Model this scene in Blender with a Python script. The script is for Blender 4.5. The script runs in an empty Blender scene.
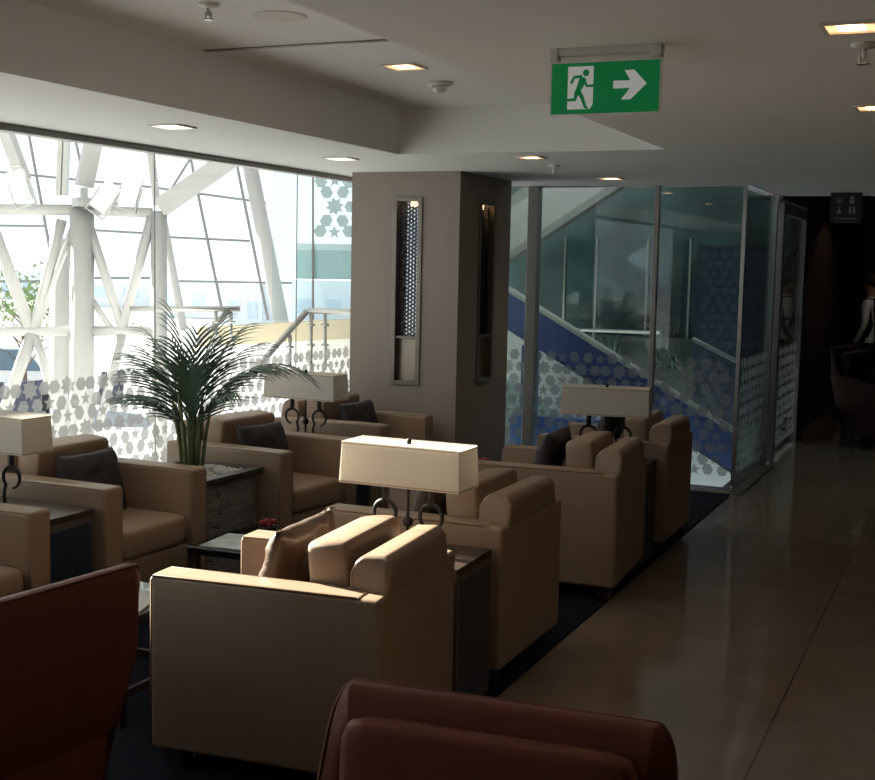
import bpy, bmesh, math, random
from mathutils import Vector, Matrix, noise
random.seed(7)
PI = math.pi
C = bpy.context.scene.collection
sc = bpy.context.scene

# ------------------------------------------------------------------ camera frame
F = 1232.75; YAW, PITCH, ROLL = 0.4149415, -0.10161826, 0.02068836
H = 1.7; CL = 2.341
fw = Vector((-math.sin(YAW)*math.cos(PITCH), math.cos(YAW)*math.cos(PITCH), math.sin(PITCH)))
rt = Vector((math.cos(YAW), math.sin(YAW), 0)); up = rt.cross(fw)
r2 = math.cos(ROLL)*rt + math.sin(ROLL)*up; u2 = -math.sin(ROLL)*rt + math.cos(ROLL)*up
EYE = Vector((0, 0, H))
def W(px, py, D):
    """a point of a real plane that stands D metres away"""
    return EYE + D*((px-437.5)/F*r2 - (py-390)/F*u2 + fw)
cam = bpy.data.objects.new('camera', bpy.data.cameras.new('camera')); C.objects.link(cam)
m = Matrix((r2, u2, -fw)).transposed().to_4x4(); m.translation = EYE
cam.matrix_world = m
cam.data.sensor_width = 36; cam.data.lens = F/875*36; cam.data.clip_end = 1500
sc.camera = cam

# ------------------------------------------------------------------ materials
def nt(name):
    mt = bpy.data.materials.new(name); mt.use_nodes = True
    n = mt.node_tree; b = n.nodes['Principled BSDF']
    return mt, n, b
def tex(n, scale, detail=3, kind='ShaderNodeTexNoise', vec=None, stretch=None):
    t = n.nodes.new(kind); t.inputs['Scale'].default_value = scale
    if 'Detail' in t.inputs: t.inputs['Detail'].default_value = detail
    tc = n.nodes.new('ShaderNodeTexCoord'); src = tc.outputs['Object']
    if stretch:
        mp = n.nodes.new('ShaderNodeMapping'); mp.inputs['Scale'].default_value = stretch
        n.links.new(src, mp.inputs[0]); src = mp.outputs[0]
    n.links.new(src, t.inputs['Vector'])
    return t
def pmat(name, col, rough=.5, metal=0, c2=None, scale=20, bump=0, bscale=None, coat=0, spec=None, stretch=None, dist=.005):
    mt, n, b = nt(name)
    b.inputs['Base Color'].default_value = (*col, 1); b.inputs['Roughness'].default_value = rough
    b.inputs['Metallic'].default_value = metal
    if coat: b.inputs['Coat Weight'].default_value = coat; b.inputs['Coat Roughness'].default_value = .05
    if spec is not None: b.inputs['Specular IOR Level'].default_value = spec
    c2 = c2 or tuple(min(1, c*.9) for c in col)
    t = tex(n, scale, stretch=stretch); mx = n.nodes.new('ShaderNodeMix'); mx.data_type = 'RGBA'
    mx.inputs[6].default_value = (*col, 1); mx.inputs[7].default_value = (*c2, 1)
    n.links.new(t.outputs[0], mx.inputs[0]); n.links.new(mx.outputs[2], b.inputs['Base Color'])
    if bump:
        t2 = tex(n, bscale or scale*4, stretch=stretch); bp = n.nodes.new('ShaderNodeBump')
        bp.inputs['Strength'].default_value = bump; bp.inputs['Distance'].default_value = dist
        n.links.new(t2.outputs[0], bp.inputs['Height']); n.links.new(bp.outputs[0], b.inputs['Normal'])
    return mt
def emat(name, col, s):
    mt, n, b = nt(name)
    b.inputs['Base Color'].default_value = (*col, 1)
    b.inputs['Emission Color'].default_value = (*col, 1); b.inputs['Emission Strength'].default_value = s
    return mt
def glass(name, tint=(1, 1, 1), refl=.12, rough=0.0, ior=1.5):
    mt = bpy.data.materials.new(name); mt.use_nodes = True; n = mt.node_tree; n.nodes.clear()
    out = n.nodes.new('ShaderNodeOutputMaterial'); tr = n.nodes.new('ShaderNodeBsdfTransparent')
    gl = n.nodes.new('ShaderNodeBsdfGlossy'); mx = n.nodes.new('ShaderNodeMixShader')
    lw = n.nodes.new('ShaderNodeLayerWeight'); lw.inputs[0].default_value = .5
    pw = n.nodes.new('ShaderNodeMath'); pw.operation = 'POWER'; pw.inputs[1].default_value = 5; n.links.new(lw.outputs['Facing'], pw.inputs[0])
    fr = n.nodes.new('ShaderNodeMath'); fr.operation = 'MULTIPLY_ADD'; fr.inputs[1].default_value = .9; fr.inputs[2].default_value = refl*.35; n.links.new(pw.outputs[0], fr.inputs[0])
    tr.inputs[0].default_value = (*tint, 1); gl.inputs['Roughness'].default_value = rough
    n.links.new(fr.outputs[0], mx.inputs[0])
    n.links.new(tr.outputs[0], mx.inputs[1]); n.links.new(gl.outputs[0], mx.inputs[2]); n.links.new(mx.outputs[0], out.inputs[0])
    return mt
def film(name, col, opacity):
    mt = bpy.data.materials.new(name); mt.use_nodes = True; n = mt.node_tree; n.nodes.clear()
    out = n.nodes.new('ShaderNodeOutputMaterial'); tr = n.nodes.new('ShaderNodeBsdfTransparent')
    df = n.nodes.new('ShaderNodeBsdfDiffuse'); tl = n.nodes.new('ShaderNodeBsdfTranslucent')
    a = n.nodes.new('ShaderNodeMixShader'); b = n.nodes.new('ShaderNodeMixShader')
    df.inputs[0].default_value = tl.inputs[0].default_value = (*col, 1)
    a.inputs[0].default_value = .5; b.inputs[0].default_value = opacity
    n.links.new(df.outputs[0], a.inputs[1]); n.links.new(tl.outputs[0], a.inputs[2])
    n.links.new(tr.outputs[0], b.inputs[1]); n.links.new(a.outputs[0], b.inputs[2]); n.links.new(b.outputs[0], out.inputs[0])
    return mt
M = {}
M['leather'] = pmat('beige_leather', (.325, .225, .158), .42, c2=(.295, .20, .138), scale=6, bump=.25, bscale=260, dist=.002)
M['brown'] = pmat('brown_leather', (.20, .056, .030), .55, c2=(.165, .046, .024), spec=.3, scale=5, bump=.3, bscale=300, dist=.002)
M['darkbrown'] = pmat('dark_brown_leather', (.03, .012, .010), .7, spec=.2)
M['darkwood'] = pmat('dark_wood', (.055, .034, .028), .35, c2=(.035, .02, .016), scale=8, stretch=(1, 1, 14), bump=.1, bscale=30)
M['darkpanel'] = pmat('dark_wood_wall', (.075, .045, .032), .4, c2=(.05, .03, .022), scale=6, stretch=(6, 6, .6))
M['pillow'] = pmat('dark_pillow_cloth', (.045, .035, .038), .75, c2=(.03, .025, .03), scale=30, bump=.3, bscale=300)
M['taupe'] = pmat('taupe_silk', (.105, .066, .046), .42, c2=(.075, .045, .03), scale=12, bump=.3, bscale=60)
M['ceiling'] = pmat('ceiling_plaster', (.82, .825, .825), .85, c2=(.80, .805, .805), scale=3)
M['ceilrec'] = pmat('recess_plaster', (.74, .73, .71), .85, scale=3)
M['wallpaper'] = pmat('grey_wallpaper', (.29, .245, .21), .8, c2=(.26, .22, .19), scale=40, stretch=(1, 1, .05), bump=.1, bscale=80)
M['frame'] = pmat('grey_metal', (.24, .23, .22), .4, .6)
M['steel'] = pmat('brushed_steel', (.5, .5, .48), .3, .9)
M['bronze'] = pmat('bronze_metal', (.30, .25, .20), .35, .7)
M['iron'] = pmat('black_iron', (.028, .026, .028), .45, .5)
M['black'] = pmat('black_plastic', (.015, .015, .016), .4)
M['shade'] = film('lamp_shade_fabric', (.84, .81, .76), 1.0)
M['trimcloth'] = pmat('shade_trim', (.50, .38, .27), .7)
M['white'] = pmat('white_paint', (.80, .80, .79), .5, c2=(.77, .77, .76))
M['steelpaint'] = pmat('steel_paint', (.44, .44, .44), .5, c2=(.41, .41, .41))
M['plastic'] = pmat('white_plastic', (.72, .69, .63), .4)
M['carpet'] = pmat('navy_carpet', (.018, .022, .036), .95, c2=(.010, .013, .022), scale=160, bump=.6, bscale=500, spec=.1)
M['glass'] = glass('clear_glass', (.97, .99, .98))
M['teal'] = glass('teal_glass', (.80, .90, .91))
M['tealdeep'] = glass('deep_teal_glass', (.74, .80, .78))
M['film'] = film('frosted_film', (.46, .46, .46), .86)
M['film2'] = film('frosted_film_stairs', (.33, .34, .35), .62)
M['filmteal'] = film('teal_frosted_film', (.30, .38, .38), .8)
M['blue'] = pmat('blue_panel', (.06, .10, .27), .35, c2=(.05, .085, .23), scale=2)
M['brightblue'] = pmat('bright_blue_panel', (.09, .17, .42), .4)  # brighter blue for the low wall and the narrow upright
M['navy'] = pmat('navy_panel', (.03, .036, .07), .4)
M['paleframe'] = pmat('pale_stringer', (.50, .50, .46), .55)
M['greystr'] = pmat('grey_plaster', (.33, .33, .30), .7)
M['stone'] = pmat('split_stone', (.36, .35, .34), .85, c2=(.15, .148, .145), scale=9, stretch=(1, 1, 5), bump=1, bscale=25, dist=.02)
M['rim'] = pmat('planter_rim', (.045, .042, .042), .3)
M['pebble'] = pmat('white_pebbles', (.72, .70, .66), .6, c2=(.5, .48, .45), scale=30)
M['soil'] = pmat('soil', (.03, .02, .015), .95)
M['leaf'] = pmat('palm_leaf', (.10, .19, .13), .34, c2=(.07, .14, .10), scale=8)
M['leaf2'] = pmat('palm_leaf_dark', (.07, .14, .10), .36, c2=(.05, .10, .075), scale=8)
M['leafp'] = pmat('outdoor_leaf', (.20, .30, .09), .6, c2=(.14, .20, .07), scale=4)
M['stemg'] = pmat('palm_stem', (.14, .17, .06), .5, c2=(.09, .12, .04), scale=20)
M['bark'] = pmat('bark', (.12, .09, .07), .9)
M['red'] = pmat('red_petals', (.20, .01, .015), .6)
M['paper'] = pmat('magazine_cover', (.62, .60, .56), .3, c2=(.25, .24, .24), scale=9)
M['paper2'] = pmat('magazine_cover_photo', (.55, .55, .55), .25, c2=(.12, .13, .15), scale=14)
M['tabtop'] = pmat('black_glass_top', (.012, .012, .014), .06, coat=.5)
M['concrete'] = pmat('pale_paving', (.32, .33, .34), .9, c2=(.27, .28, .29), scale=.6)
M['beam'] = pmat('cream_beam', (.62, .56, .42), .6)
M['far'] = pmat('distant_render', (.78, .82, .87), .8)
M['fargl'] = pmat('distant_glass', (.58, .68, .78), .3)
M['carw'] = pmat('white_car_paint', (.7, .7, .7), .25, coat=.5)
M['carg'] = pmat('car_glass', (.10, .16, .22), .1)
M['rubber'] = pmat('tyre', (.03, .03, .03), .8)
M['mull'] = pmat('grey_mullion', (.22, .22, .23), .5)
M['navydark'] = pmat('dark_navy_panel', (.025, .035, .06), .35)
M['navy2'] = pmat('slate_blue_print', (.045, .065, .10), .4)
M['ledge'] = pmat('mossy_ledge', (.10, .13, .12), .7, c2=(.05, .07, .06), scale=6)
M['nichef'] = pmat('taupe_metal', (.19, .165, .14), .4, .4)
M['tframe'] = pmat('greyed_wood', (.12, .10, .09), .4, c2=(.09, .075, .065), scale=8, stretch=(1, 1, 14))
M['postgrey'] = pmat('satin_grey_post', (.34, .35, .34), .4, .3)
M['green'] = emat('exit_sign_green', (.0, .19, .05), .30)
M['signw'] = emat('exit_sign_white', (.74, .74, .72), .22)
M['acryl'] = glass('acrylic', (.93, .93, .93))
M['bulb'] = emat('warm_bulb', (1, .62, .30), 14)
M['lampbox'] = emat('downlight_reflector', (1, .55, .28), 1.6)
M['coolbulb'] = emat('neutral_bulb', (1, .88, .74), 5)
M['skin'] = pmat('skin', (.28, .15, .10), .55)
M['hair'] = pmat('hair', (.02, .015, .012), .6)
M['shirt'] = pmat('white_shirt', (.75, .75, .75), .8)
M['vest'] = pmat('black_vest', (.015, .015, .018), .8)
# polished tiles
mt, n, b = nt('polished_tiles'); M['tile'] = mt
tc = n.nodes.new('ShaderNodeTexCoord'); br = n.nodes.new('ShaderNodeTexBrick'); mp = n.nodes.new('ShaderNodeMapping')
mp.inputs['Location'].default_value = (.64, .05, 0)
n.links.new(tc.outputs['Object'], mp.inputs[0]); n.links.new(mp.outputs[0], br.inputs[0])
br.offset = 0; br.inputs['Scale'].default_value = 1; br.inputs['Brick Width'].default_value = 1.05; br.inputs['Row Height'].default_value = 3.4
br.inputs['Mortar Size'].default_value = .0035; br.inputs['Mortar Smooth'].default_value = .2
br.inputs['Color1'].default_value = (.27, .20, .15, 1); br.inputs['Color2'].default_value = (.28, .21, .155, 1); br.inputs['Mortar'].default_value = (.12, .095, .075, 1)
ns = tex(n, 3.5, 8); mx = n.nodes.new('ShaderNodeMix'); mx.data_type = 'RGBA'; mx.blend_type = 'MULTIPLY'; mx.inputs[0].default_value = .35
n.links.new(br.outputs[0], mx.inputs[6]); n.links.new(ns.outputs[0], mx.inputs[7]); n.links.new(mx.outputs[2], b.inputs['Base Color'])
b.inputs['Roughness'].default_value = .09; b.inputs['Specular IOR Level'].default_value = .6
# teal mottled back wall
mt, n, b = nt('teal_mottled_wall'); M['tealwall'] = mt
ns = tex(n, 1.6, 8); cr = n.nodes.new('ShaderNodeValToRGB')
cr.color_ramp.elements[0].position = .3; cr.color_ramp.elements[0].color = (.02, .04, .044, 1)
cr.color_ramp.elements[1].position = .75; cr.color_ramp.elements[1].color = (.10, .16, .17, 1)
n.links.new(ns.outputs[0], cr.inputs[0]); n.links.new(cr.outputs[0], b.inputs['Base Color']); b.inputs['Roughness'].default_value = .25

# ------------------------------------------------------------------ helpers
def obj(name, bm, mat, parent=None, smooth=False, bevel=0, seg=2, sub=0):
    me = bpy.data.meshes.new(name); bmesh.ops.recalc_face_normals(bm, faces=bm.faces); bm.to_mesh(me); bm.free()
    me.materials.append(M[mat] if isinstance(mat, str) else mat)
    o = bpy.data.objects.new(name, me); C.objects.link(o)
    if parent: o.parent = parent
    if smooth or bevel:
        for p in me.polygons: p.use_smooth = True
    if bevel:
        md = o.modifiers.new('b', 'BEVEL'); md.width = bevel; md.segments = seg; md.limit_method = 'ANGLE'; md.angle_limit = math.radians(40)
        md.harden_normals = False
        w = o.modifiers.new('w', 'WEIGHTED_NORMAL')
    if sub:
        md = o.modifiers.new('s', 'SUBSURF'); md.levels = md.render_levels = sub
    return o
def thing(name, label, cat, loc=(0, 0, 0), rz=0, group=None):
    o = bpy.data.objects.new(name, None); C.objects.link(o); o.location = loc; o.rotation_euler = (0, 0, rz)
    o.empty_display_size = .1
    return tag(o, label, cat, group)
def tag(o, label, cat, group=None, kind=None):
    o['label'] = label; o['category'] = cat
    if group: o['group'] = group
    if kind: o['kind'] = kind
    return o
def struct(o, label=None):
    o['kind'] = 'structure'
    if label: o['label'] = label
    return o
def sempty(name, label=None):
    o = bpy.data.objects.new(name, None); C.objects.link(o); return struct(o, label)
def B(*boxes):
    bm = bmesh.new()
    for b in boxes: box(bm, *b)
    return bm
def box(bm, x0, x1, y0, y1, z0, z1):
    v = [bm.verts.new((x, y, z)) for x in (x0, x1) for y in (y0, y1) for z in (z0, z1)]
    for f in ((0, 1, 3, 2), (4, 6, 7, 5), (0, 4, 5, 1), (2, 3, 7, 6), (0, 2, 6, 4), (1, 5, 7, 3)): bm.faces.new([v[i] for i in f])
def beam(bm, a, b, w, h=None, roundn=0, upv=(0, 0, 1)):
    """bar between two points: box (w x h) or tube of radius w"""
    a, b = Vector(a), Vector(b); d = (b-a).normalized(); s = d.cross(Vector(upv))
    if s.length < 1e-4: s = d.cross(Vector((1, 0, 0)))
    s.normalize(); t = s.cross(d)
    if roundn: pts = [(math.cos(2*PI*i/roundn)*w, math.sin(2*PI*i/roundn)*w) for i in range(roundn)]
    else:
        h = h or w; pts = [(-w/2, -h/2), (w/2, -h/2), (w/2, h/2), (-w/2, h/2)]
    A = [bm.verts.new(a+s*p+t*q) for p, q in pts]; Bv = [bm.verts.new(b+s*p+t*q) for p, q in pts]
    k = len(pts)
    for i in range(k): bm.faces.new((A[i], A[(i+1) % k], Bv[(i+1) % k], Bv[i]))
    bm.faces.new(A[::-1]); bm.faces.new(Bv)
def tube(bm, pts, rads, n=8, flat=None):
    pts = [Vector(p) for p in pts]; rings = []
    if not hasattr(rads, '__len__'): rads = [rads]*len(pts)
    ref = Vector((0, 0, 1))
    for i, p in enumerate(pts):
        d = (pts[min(i+1, len(pts)-1)]-pts[max(i-1, 0)]).normalized()
        s = d.cross(flat if flat else ref)
        if s.length < .05: s = d.cross(Vector((0, 1, 0)))
        s.normalize(); t = s.cross(d)
        rings.append([bm.verts.new(p+s*math.cos(2*PI*k/n)*rads[i]+t*math.sin(2*PI*k/n)*rads[i]) for k in range(n)])
    for A, Bv in zip(rings, rings[1:]):
        for k in range(n): bm.faces.new((A[k], A[(k+1) % n], Bv[(k+1) % n], Bv[k]))
    bm.faces.new(rings[0][::-1]); bm.faces.new(rings[-1])
def lathe(bm, prof, c=(0, 0, 0), n=20, sx=1, sy=1):
    rings = [[bm.verts.new((c[0]+r*sx*math.cos(2*PI*k/n), c[1]+r*sy*math.sin(2*PI*k/n), c[2]+z)) for k in range(n)] for r, z in prof]
    for A, Bv in zip(rings, rings[1:]):
        for k in range(n): bm.faces.new((A[k], A[(k+1) % n], Bv[(k+1) % n], Bv[k]))
    bm.faces.new(rings[0][::-1]); bm.faces.new(rings[-1])
def cushion(w, d, h, puff=.25, n=11, ex=10):
    """soft box: w along x, d along y, h along z, centred at x,y, base at 0"""
    bm = bmesh.new(); bmesh.ops.create_cube(bm, size=2)
    bmesh.ops.subdivide_edges(bm, edges=bm.edges, cuts=n, use_grid_fill=True)
    e = ex
    for v in bm.verts:
        x, y, z = v.co
        r = (abs(x)**e+abs(y)**e+abs(z)**e)**(1/e); s = 1/r
        x, y, z = x*s, y*s, z*s
        z2 = z*(1+puff*(1-x*x)*(1-y*y)*.5); x2 = x*(1+.03*(1-z*z)); y2 = y*(1+.03*(1-z*z))
        v.co = (x2*w/2, y2*d/2, (z2+1)*h/2)
    return bm
def pillow(w, h, t, seed=0, wr=.006, frill=0):
    """square pillow standing in the y-z plane"""
    bm = bmesh.new(); N = 22; g = {}
    for side in (1, -1):
        for i in range(N+1):
            for j in range(N+1):
                u, v = i/N*2-1, j/N*2-1
                edge = (1-u**4)*(1-v**4); k = max(0, edge)**.45
                pin = 1-.07*(1-abs(u))*0-.06*(abs(u)**2*0)-.05*(1-u*u)*abs(v)**3-.05*(1-v*v)*abs(u)**3*0
                yy = u*w/2*(1-.06*(1-v*v)*0-.05*(1-v*v)*(abs(u)**6)); zz = v*h/2*(1-.06*(1-u*u)*(abs(v)**6))
                nz = noise.noise(Vector((u*2.5+seed, v*2.5, side)))*wr*3+noise.noise(Vector((u*7+seed, v*7, side*3)))*wr
                xx = side*(t/2*k+nz*k)
                if frill and max(abs(u), abs(v)) > .93: xx += frill*math.sin((u+v)*31+seed)
                if (i in (0, N) or j in (0, N)):
                    if (i, j, 0) in g: g[(i, j, side)] = g[(i, j, 0)]; continue
                    vv = bm.verts.new((xx*0+(frill*math.sin((u-v)*37+seed) if frill else 0), yy*1.0, zz)); g[(i, j, 0)] = vv; g[(i, j, side)] = vv
                else: g[(i, j, side)] = bm.verts.new((xx, yy, zz))
        for i in range(N):
            for j in range(N):
                q = [g[(i, j, side)], g[(i+1, j, side)], g[(i+1, j+1, side)], g[(i, j+1, side)]]
                bm.faces.new(q if side > 0 else q[::-1])
    return bm
def copy_tree(o, parent=None):
    c = o.copy(); C.objects.link(c)
    if parent: c.parent = parent
    for ch in [k for k in bpy.data.objects if k.parent == o]: copy_tree(ch, c)
    return c
# star and hexagon film pattern: polygons in (u,v) on a triangular grid of pitch a
def shapes(u0, u1, v0, v1, a=.105):
    out = []; h = a*math.sqrt(3)/2
    def star(nn, R, r): return [((R if k % 2 == 0 else r)*math.cos(PI*k/nn), (R if k % 2 == 0 else r)*math.sin(PI*k/nn)) for k in range(2*nn)]
    hx = [(-.46*a, 0), (-.24*a, .36*a), (.24*a, .36*a), (.46*a, 0), (.24*a, -.36*a), (-.24*a, -.36*a)]
    nj = int((v1-v0)/h)+2; ni = int((u1-u0)/a)+3
    for j in range(-1, nj):
        for q in range(-2, ni+nj):
            cx, cy = u0+(q-j/2)*a, v0+j*h
            if cx < u0-a or cx > u1+a: continue
            m = (q % 3, j % 3); m = ((q+2*0) % 3, j % 3)
            dx = [d for d in ((0, 0), (1, 0), (-1, 0), (0, 1), (0, -1), (1, 1), (-1, -1)) if ((q-d[0]) % 3 == 0 and (j-d[1]) % 3 == 0)]
            if dx and dx[0] == (0, 0): pts = star(8, .62*a, .40*a); ang = .2
            elif dx:
                d = dx[0]; ang = math.atan2(d[1]*h, (d[0]-d[1]/2)*a); pts = hx
                cx += math.cos(ang)*.10*a; cy += math.sin(ang)*.10*a
            else: pts = star(5, .46*a, .20*a); ang = .3
            c, w_ = math.cos(ang), math.sin(ang)
            P = [(cx+x*c-y*w_, cy+x*w_+y*c) for x, y in pts]
            if all(u0 <= p[0] <= u1 and v0 <= p[1] <= v1 for p in P): out.append(P)
    return out
def film_mesh(P, at):
    bm = bmesh.new()
    for p in P:
        try: bm.faces.new([bm.verts.new(at(*q)) for q in p])
        except ValueError: pass
    return bm
def lattice(u0, u1, v0, v1, cell, at, thick):
    """metal hexagon screen: hexagon outlines"""
    bm = bmesh.new(); r = cell/2; dx = cell*.75*1.16; dy = cell
    i = 0; u = u0
    while u < u1+.01:
        v = v0+(i % 2)*dy/2
        while v < v1:
            P = [(u+r*1.15*math.cos(k*PI/3), v+r*1.15*math.sin(k*PI/3)) for k in range(6)]
            Q = [(u+r*.80*math.cos(k*PI/3), v+r*.80*math.sin(k*PI/3)) for k in range(6)]
            cl = lambda p: (min(max(p[0], u0), u1), min(max(p[1], v0), v1))
            for k in range(6):
                q = [cl(P[k]), cl(P[(k+1) % 6]), cl(Q[(k+1) % 6]), cl(Q[k])]
                if len(set(q)) < 4: continue
                bm.faces.new([bm.verts.new(at(*z)) for z in q])
            v += dy
        u += dx; i += 1
    return bm

# ------------------------------------------------------------------ room shell
XW = -4.45; XE = -1.69; YG = 9.52; YB = 10.95
XR = 4.2; Y0 = -3.2; YF = 18.5
struct(obj('floor', B((-1.67, XR, Y0, YF, -.12, 0), (XW-.1, -1.67, Y0, YG, -.12, -.012)), 'tile'))
tag(struct(obj('carpet', B((XW+.06, -1.68, Y0+.02, 9.36, -.012, .006)), 'carpet')), 'dark navy carpet strip under the two rows of armchairs beside the tiled aisle', 'carpet')
# ceiling with recess
RX0, RX1, RY0, RY1, RZ = -3.21, -1.62, -2, 6.66, 2.61
bm = B((XW-.25, RX0, Y0, YG+.03, CL, CL+.35), (RX1, XR, Y0, YB, CL, CL+.35), (RX0, RX1, RY1, YG+.03, CL, CL+.35), (RX0, RX1, Y0, RY0, CL, CL+.35),
       (RX0, RX1, RY0, RY1, RZ, RZ+.08), (XE-.0, XR, YB, YF, 2.72, 2.9))
struct(obj('ceiling', bm, 'ceiling'))
struct(obj('wall_back', B((XW-.2, XR+.1, Y0-.15, Y0, 0, 2.8)), 'wallpaper'))
struct(obj('wall_right', B((XR, XR+.15, Y0, YF, 0, 2.9)), 'wallpaper'))
struct(obj('wall_front', B((-1.7, XR+.1, YF, YF+.15, 0, 2.9)), 'darkpanel'))
struct(obj('wall_left', B((-1.80, -1.64, 13.1, YF, 0, 2.9), (-1.80, -1.64, YB+.05, 13.1, 2.32, 2.9)), 'darkpanel'))
struct(obj('wall_near_left', B((XW-.15, XW+.02, Y0, -.6, 0, CL)), 'wallpaper'))
struct(obj('baseboard_left', B((-1.638, -1.62, 13.1, YF, 0, .09)), 'bronze'))
# window_1 : full height glazing to the atrium
w1 = sempty('window_1', 'long full height window onto the bright white atrium')
obj('window_frame', B((XW-.04, XW+.04, -.6, YG, CL-.035, CL-.002), (XW-.04, XW+.04, -.6, YG, .006, .04)), 'frame', w1)
ys = [-.6, 1.1, 2.7, 4.33, 5.96, 7.59, 9.3]
obj('glass_pane', B(*[(XW-.002, XW+.002, a+.003, b-.003, .04, CL-.035) for a, b in zip(ys, ys[1:])]), 'glass', w1)
obj('glass_joint', B(*[(XW-.003, XW+.003, a-.0028, a+.0028, .04, CL-.035) for a in ys[1:]]), 'frame', w1)
obj('frosted_film', film_mesh(shapes(1.2, 9.3, .03, 1.09, .095), lambda u, v: (XW+.009, u, v)), 'film', w1)
# window_2 : glass screen of the stairwell
w2 = sempty('window_2', 'glass screen round the open stairwell with frosted star pattern')
for x in (-3.365, -2.36): obj('post', B((x-.045, x+.045, YG-.05, YG+.05, .014, CL)) if x < -3 else B((x-.02, x+.02, YG-.03, YG+.03, .014, CL)), 'postgrey', w2, bevel=.004)
obj('corner_trim', B((XE-.014, XE+.014, YG-.014, YG+.014, .05, CL-.02)), 'steel', w2)
obj('end_post', B((XE-.03, XE+.03, YB-.05, YB+.01, .014, CL)), 'postgrey', w2, bevel=.004)
obj('glass_pane', B((XW+.05, -3.41, YG-.006, YG+.006, .015, CL-.004), (-3.32, -2.38, YG-.006, YG+.006, .015, CL-.004), (-2.34, XE-.014, YG-.006, YG+.006, .015, CL-.004)), 'tealdeep', w2)
obj('side_pane', B((XE-.006, XE+.006, YG+.014, YB-.05, .015, CL-.004)), 'tealdeep', w2)
obj('head_rail', B((XW+.05, XE+.015, YG-.015, YG+.015, CL-.010, CL-.001), (XE-.015, XE+.015, YG+.015, YB, CL-.010, CL-.001)), 'steel', w2)
obj('frosted_film', film_mesh(shapes(XW+.1, -1.72, .06, 1.06), lambda u, v: (u, YG-.009, v)), 'film2', w2)
obj('side_film', film_mesh(shapes(YG+.03, YB-.07, .06, 1.06), lambda u, v: (XE+.009, u, v)), 'film2', w2)
struct(obj('trim_1', B((XW+.05, XE+.09, YG-.13, YG+.10, -.012, .014), (XE-.10, XE+.09, YG+.10, YB+.02, -.012, .014)), 'bronze', bevel=.006))

# column with two niches
col = thing('column', 'grey wallpapered square column between the windows and the stairwell', 'column', (-3.76, 8.4, 0))
cx0, cx1, cy0, cy1 = -.42, .42, -.5, .5
n0, n1, nz0, nz1 = -.085, .135, .84, 2.165      # front niche opening (x)
m0, m1 = -.14, .16                                # side niche opening (y)
obj('column_body', B((cx0, n0, cy0, cy0+.08, 0, CL), (n1, cx1, cy0, cy0+.08, 0, CL), (n0, n1, cy0, cy0+.08, 0, nz0), (n0, n1, cy0, cy0+.08, nz1, CL),
    (cx0, cx1-.08, cy0+.08, cy1, 0, CL), (cx1-.08, cx1, cy0+.08, m0, 0, CL), (cx1-.08, cx1, m1, cy1, 0, CL), (cx1-.08, cx1, m0, m1, 0, nz0), (cx1-.08, cx1, m0, m1, nz1, CL)), 'wallpaper', col)
mt, n, b = nt('niche_mirror'); M['mirror'] = mt
b.inputs['Metallic'].default_value = .9; b.inputs['Roughness'].default_value = .15; b.inputs['Base Color'].default_value = (.62, .66, .72, 1)
def niche(face):
    if face == 'x':   # front face, plane y = cy0
        at = lambda u, v, d: (u, cy0+d, v); a0, a1 = n0, n1
    else:
        at = lambda u, v, d: (cx1-d, u, v); a0, a1 = m0, m1
    def bb(u0, u1, v0, v1, d0, d1):
        p, q = at(u0, v0, d0), at(u1, v1, d1)
        return (min(p[0], q[0]), max(p[0], q[0]), min(p[1], q[1]), max(p[1], q[1]), min(p[2], q[2]), max(p[2], q[2]))
    fr = obj('niche_frame', B(bb(a0-.005, a0+.03, nz0, nz1, -.012, .06), bb(a1-.03, a1+.005, nz0, nz1, -.012, .06), bb(a0+.03, a1-.03, nz0, nz0+.03, -.012, .06), bb(a0+.03, a1-.03, nz1-.03, nz1, -.012, .06), bb(a0+.03, a1-.03, 1.17, 1.19, 0, .05)), 'nichef', col, bevel=.003)
    obj('niche_back', B(bb(a0+.03, a1-.03, 1.19, nz1-.03, .072, .078)), 'mirror', col)
    obj('niche_panel', B(bb(a0+.03, a1-.03, nz0+.03, 1.17, .045, .07)), 'bronze', col)
    o = obj('lattice_screen', lattice(a0+.03, a1-.03, 1.19, nz1-.03, .028, lambda u, v: at(u, v, .03), .003), 'iron', col)
    sd = o.modifiers.new('s', 'SOLIDIFY'); sd.thickness = .004
    obj('niche_lamp', B(bb((a0+a1)/2+.0, (a0+a1)/2+.04, nz1-.06, nz1-.035, .04, .07)), 'bulb', col)
niche('x'); niche('y')

# glass door beyond the stairwell + wall
d1 = sempty('door_1', 'glass door with pale steel posts beyond the stairwell')
obj('door_frame', B((-1.69, -1.63, 11.1, 11.16, 0, 2.3), (-1.69, -1.63, 12.55, 12.61, 0, 2.3), (-1.69, -1.63, 11.16, 12.55, 2.2, 2.3)), 'frame', d1, bevel=.004)
obj('glass_pane', B((-1.665, -1.653, 11.22, 12.55, .02, 2.2)), 'tealdeep', d1)
for z in (.25, 1.2, 1.85):
    bm = bmesh.new(); beam(bm, (-1.62, 11.65, z), (-1.62, 11.85, z+.07), .014, roundn=8); beam(bm, (-1.62, 11.65, z), (-1.66, 11.65, z), .018, roundn=8); beam(bm, (-1.62, 11.85, z+.07), (-1.66, 11.85, z+.07), .018, roundn=8)
    obj('door_fitting', bm, 'black', d1)
obj('frosted_film', film_mesh(shapes(11.25, 12.5, .06, 1.06), lambda u, v: (-1.648, u, v)), 'film2', d1)
struct(obj('wall_stair_side', B((-1.80, -1.64, 12.67, 13.1, 0, 2.32)), 'darkpanel'))

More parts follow.
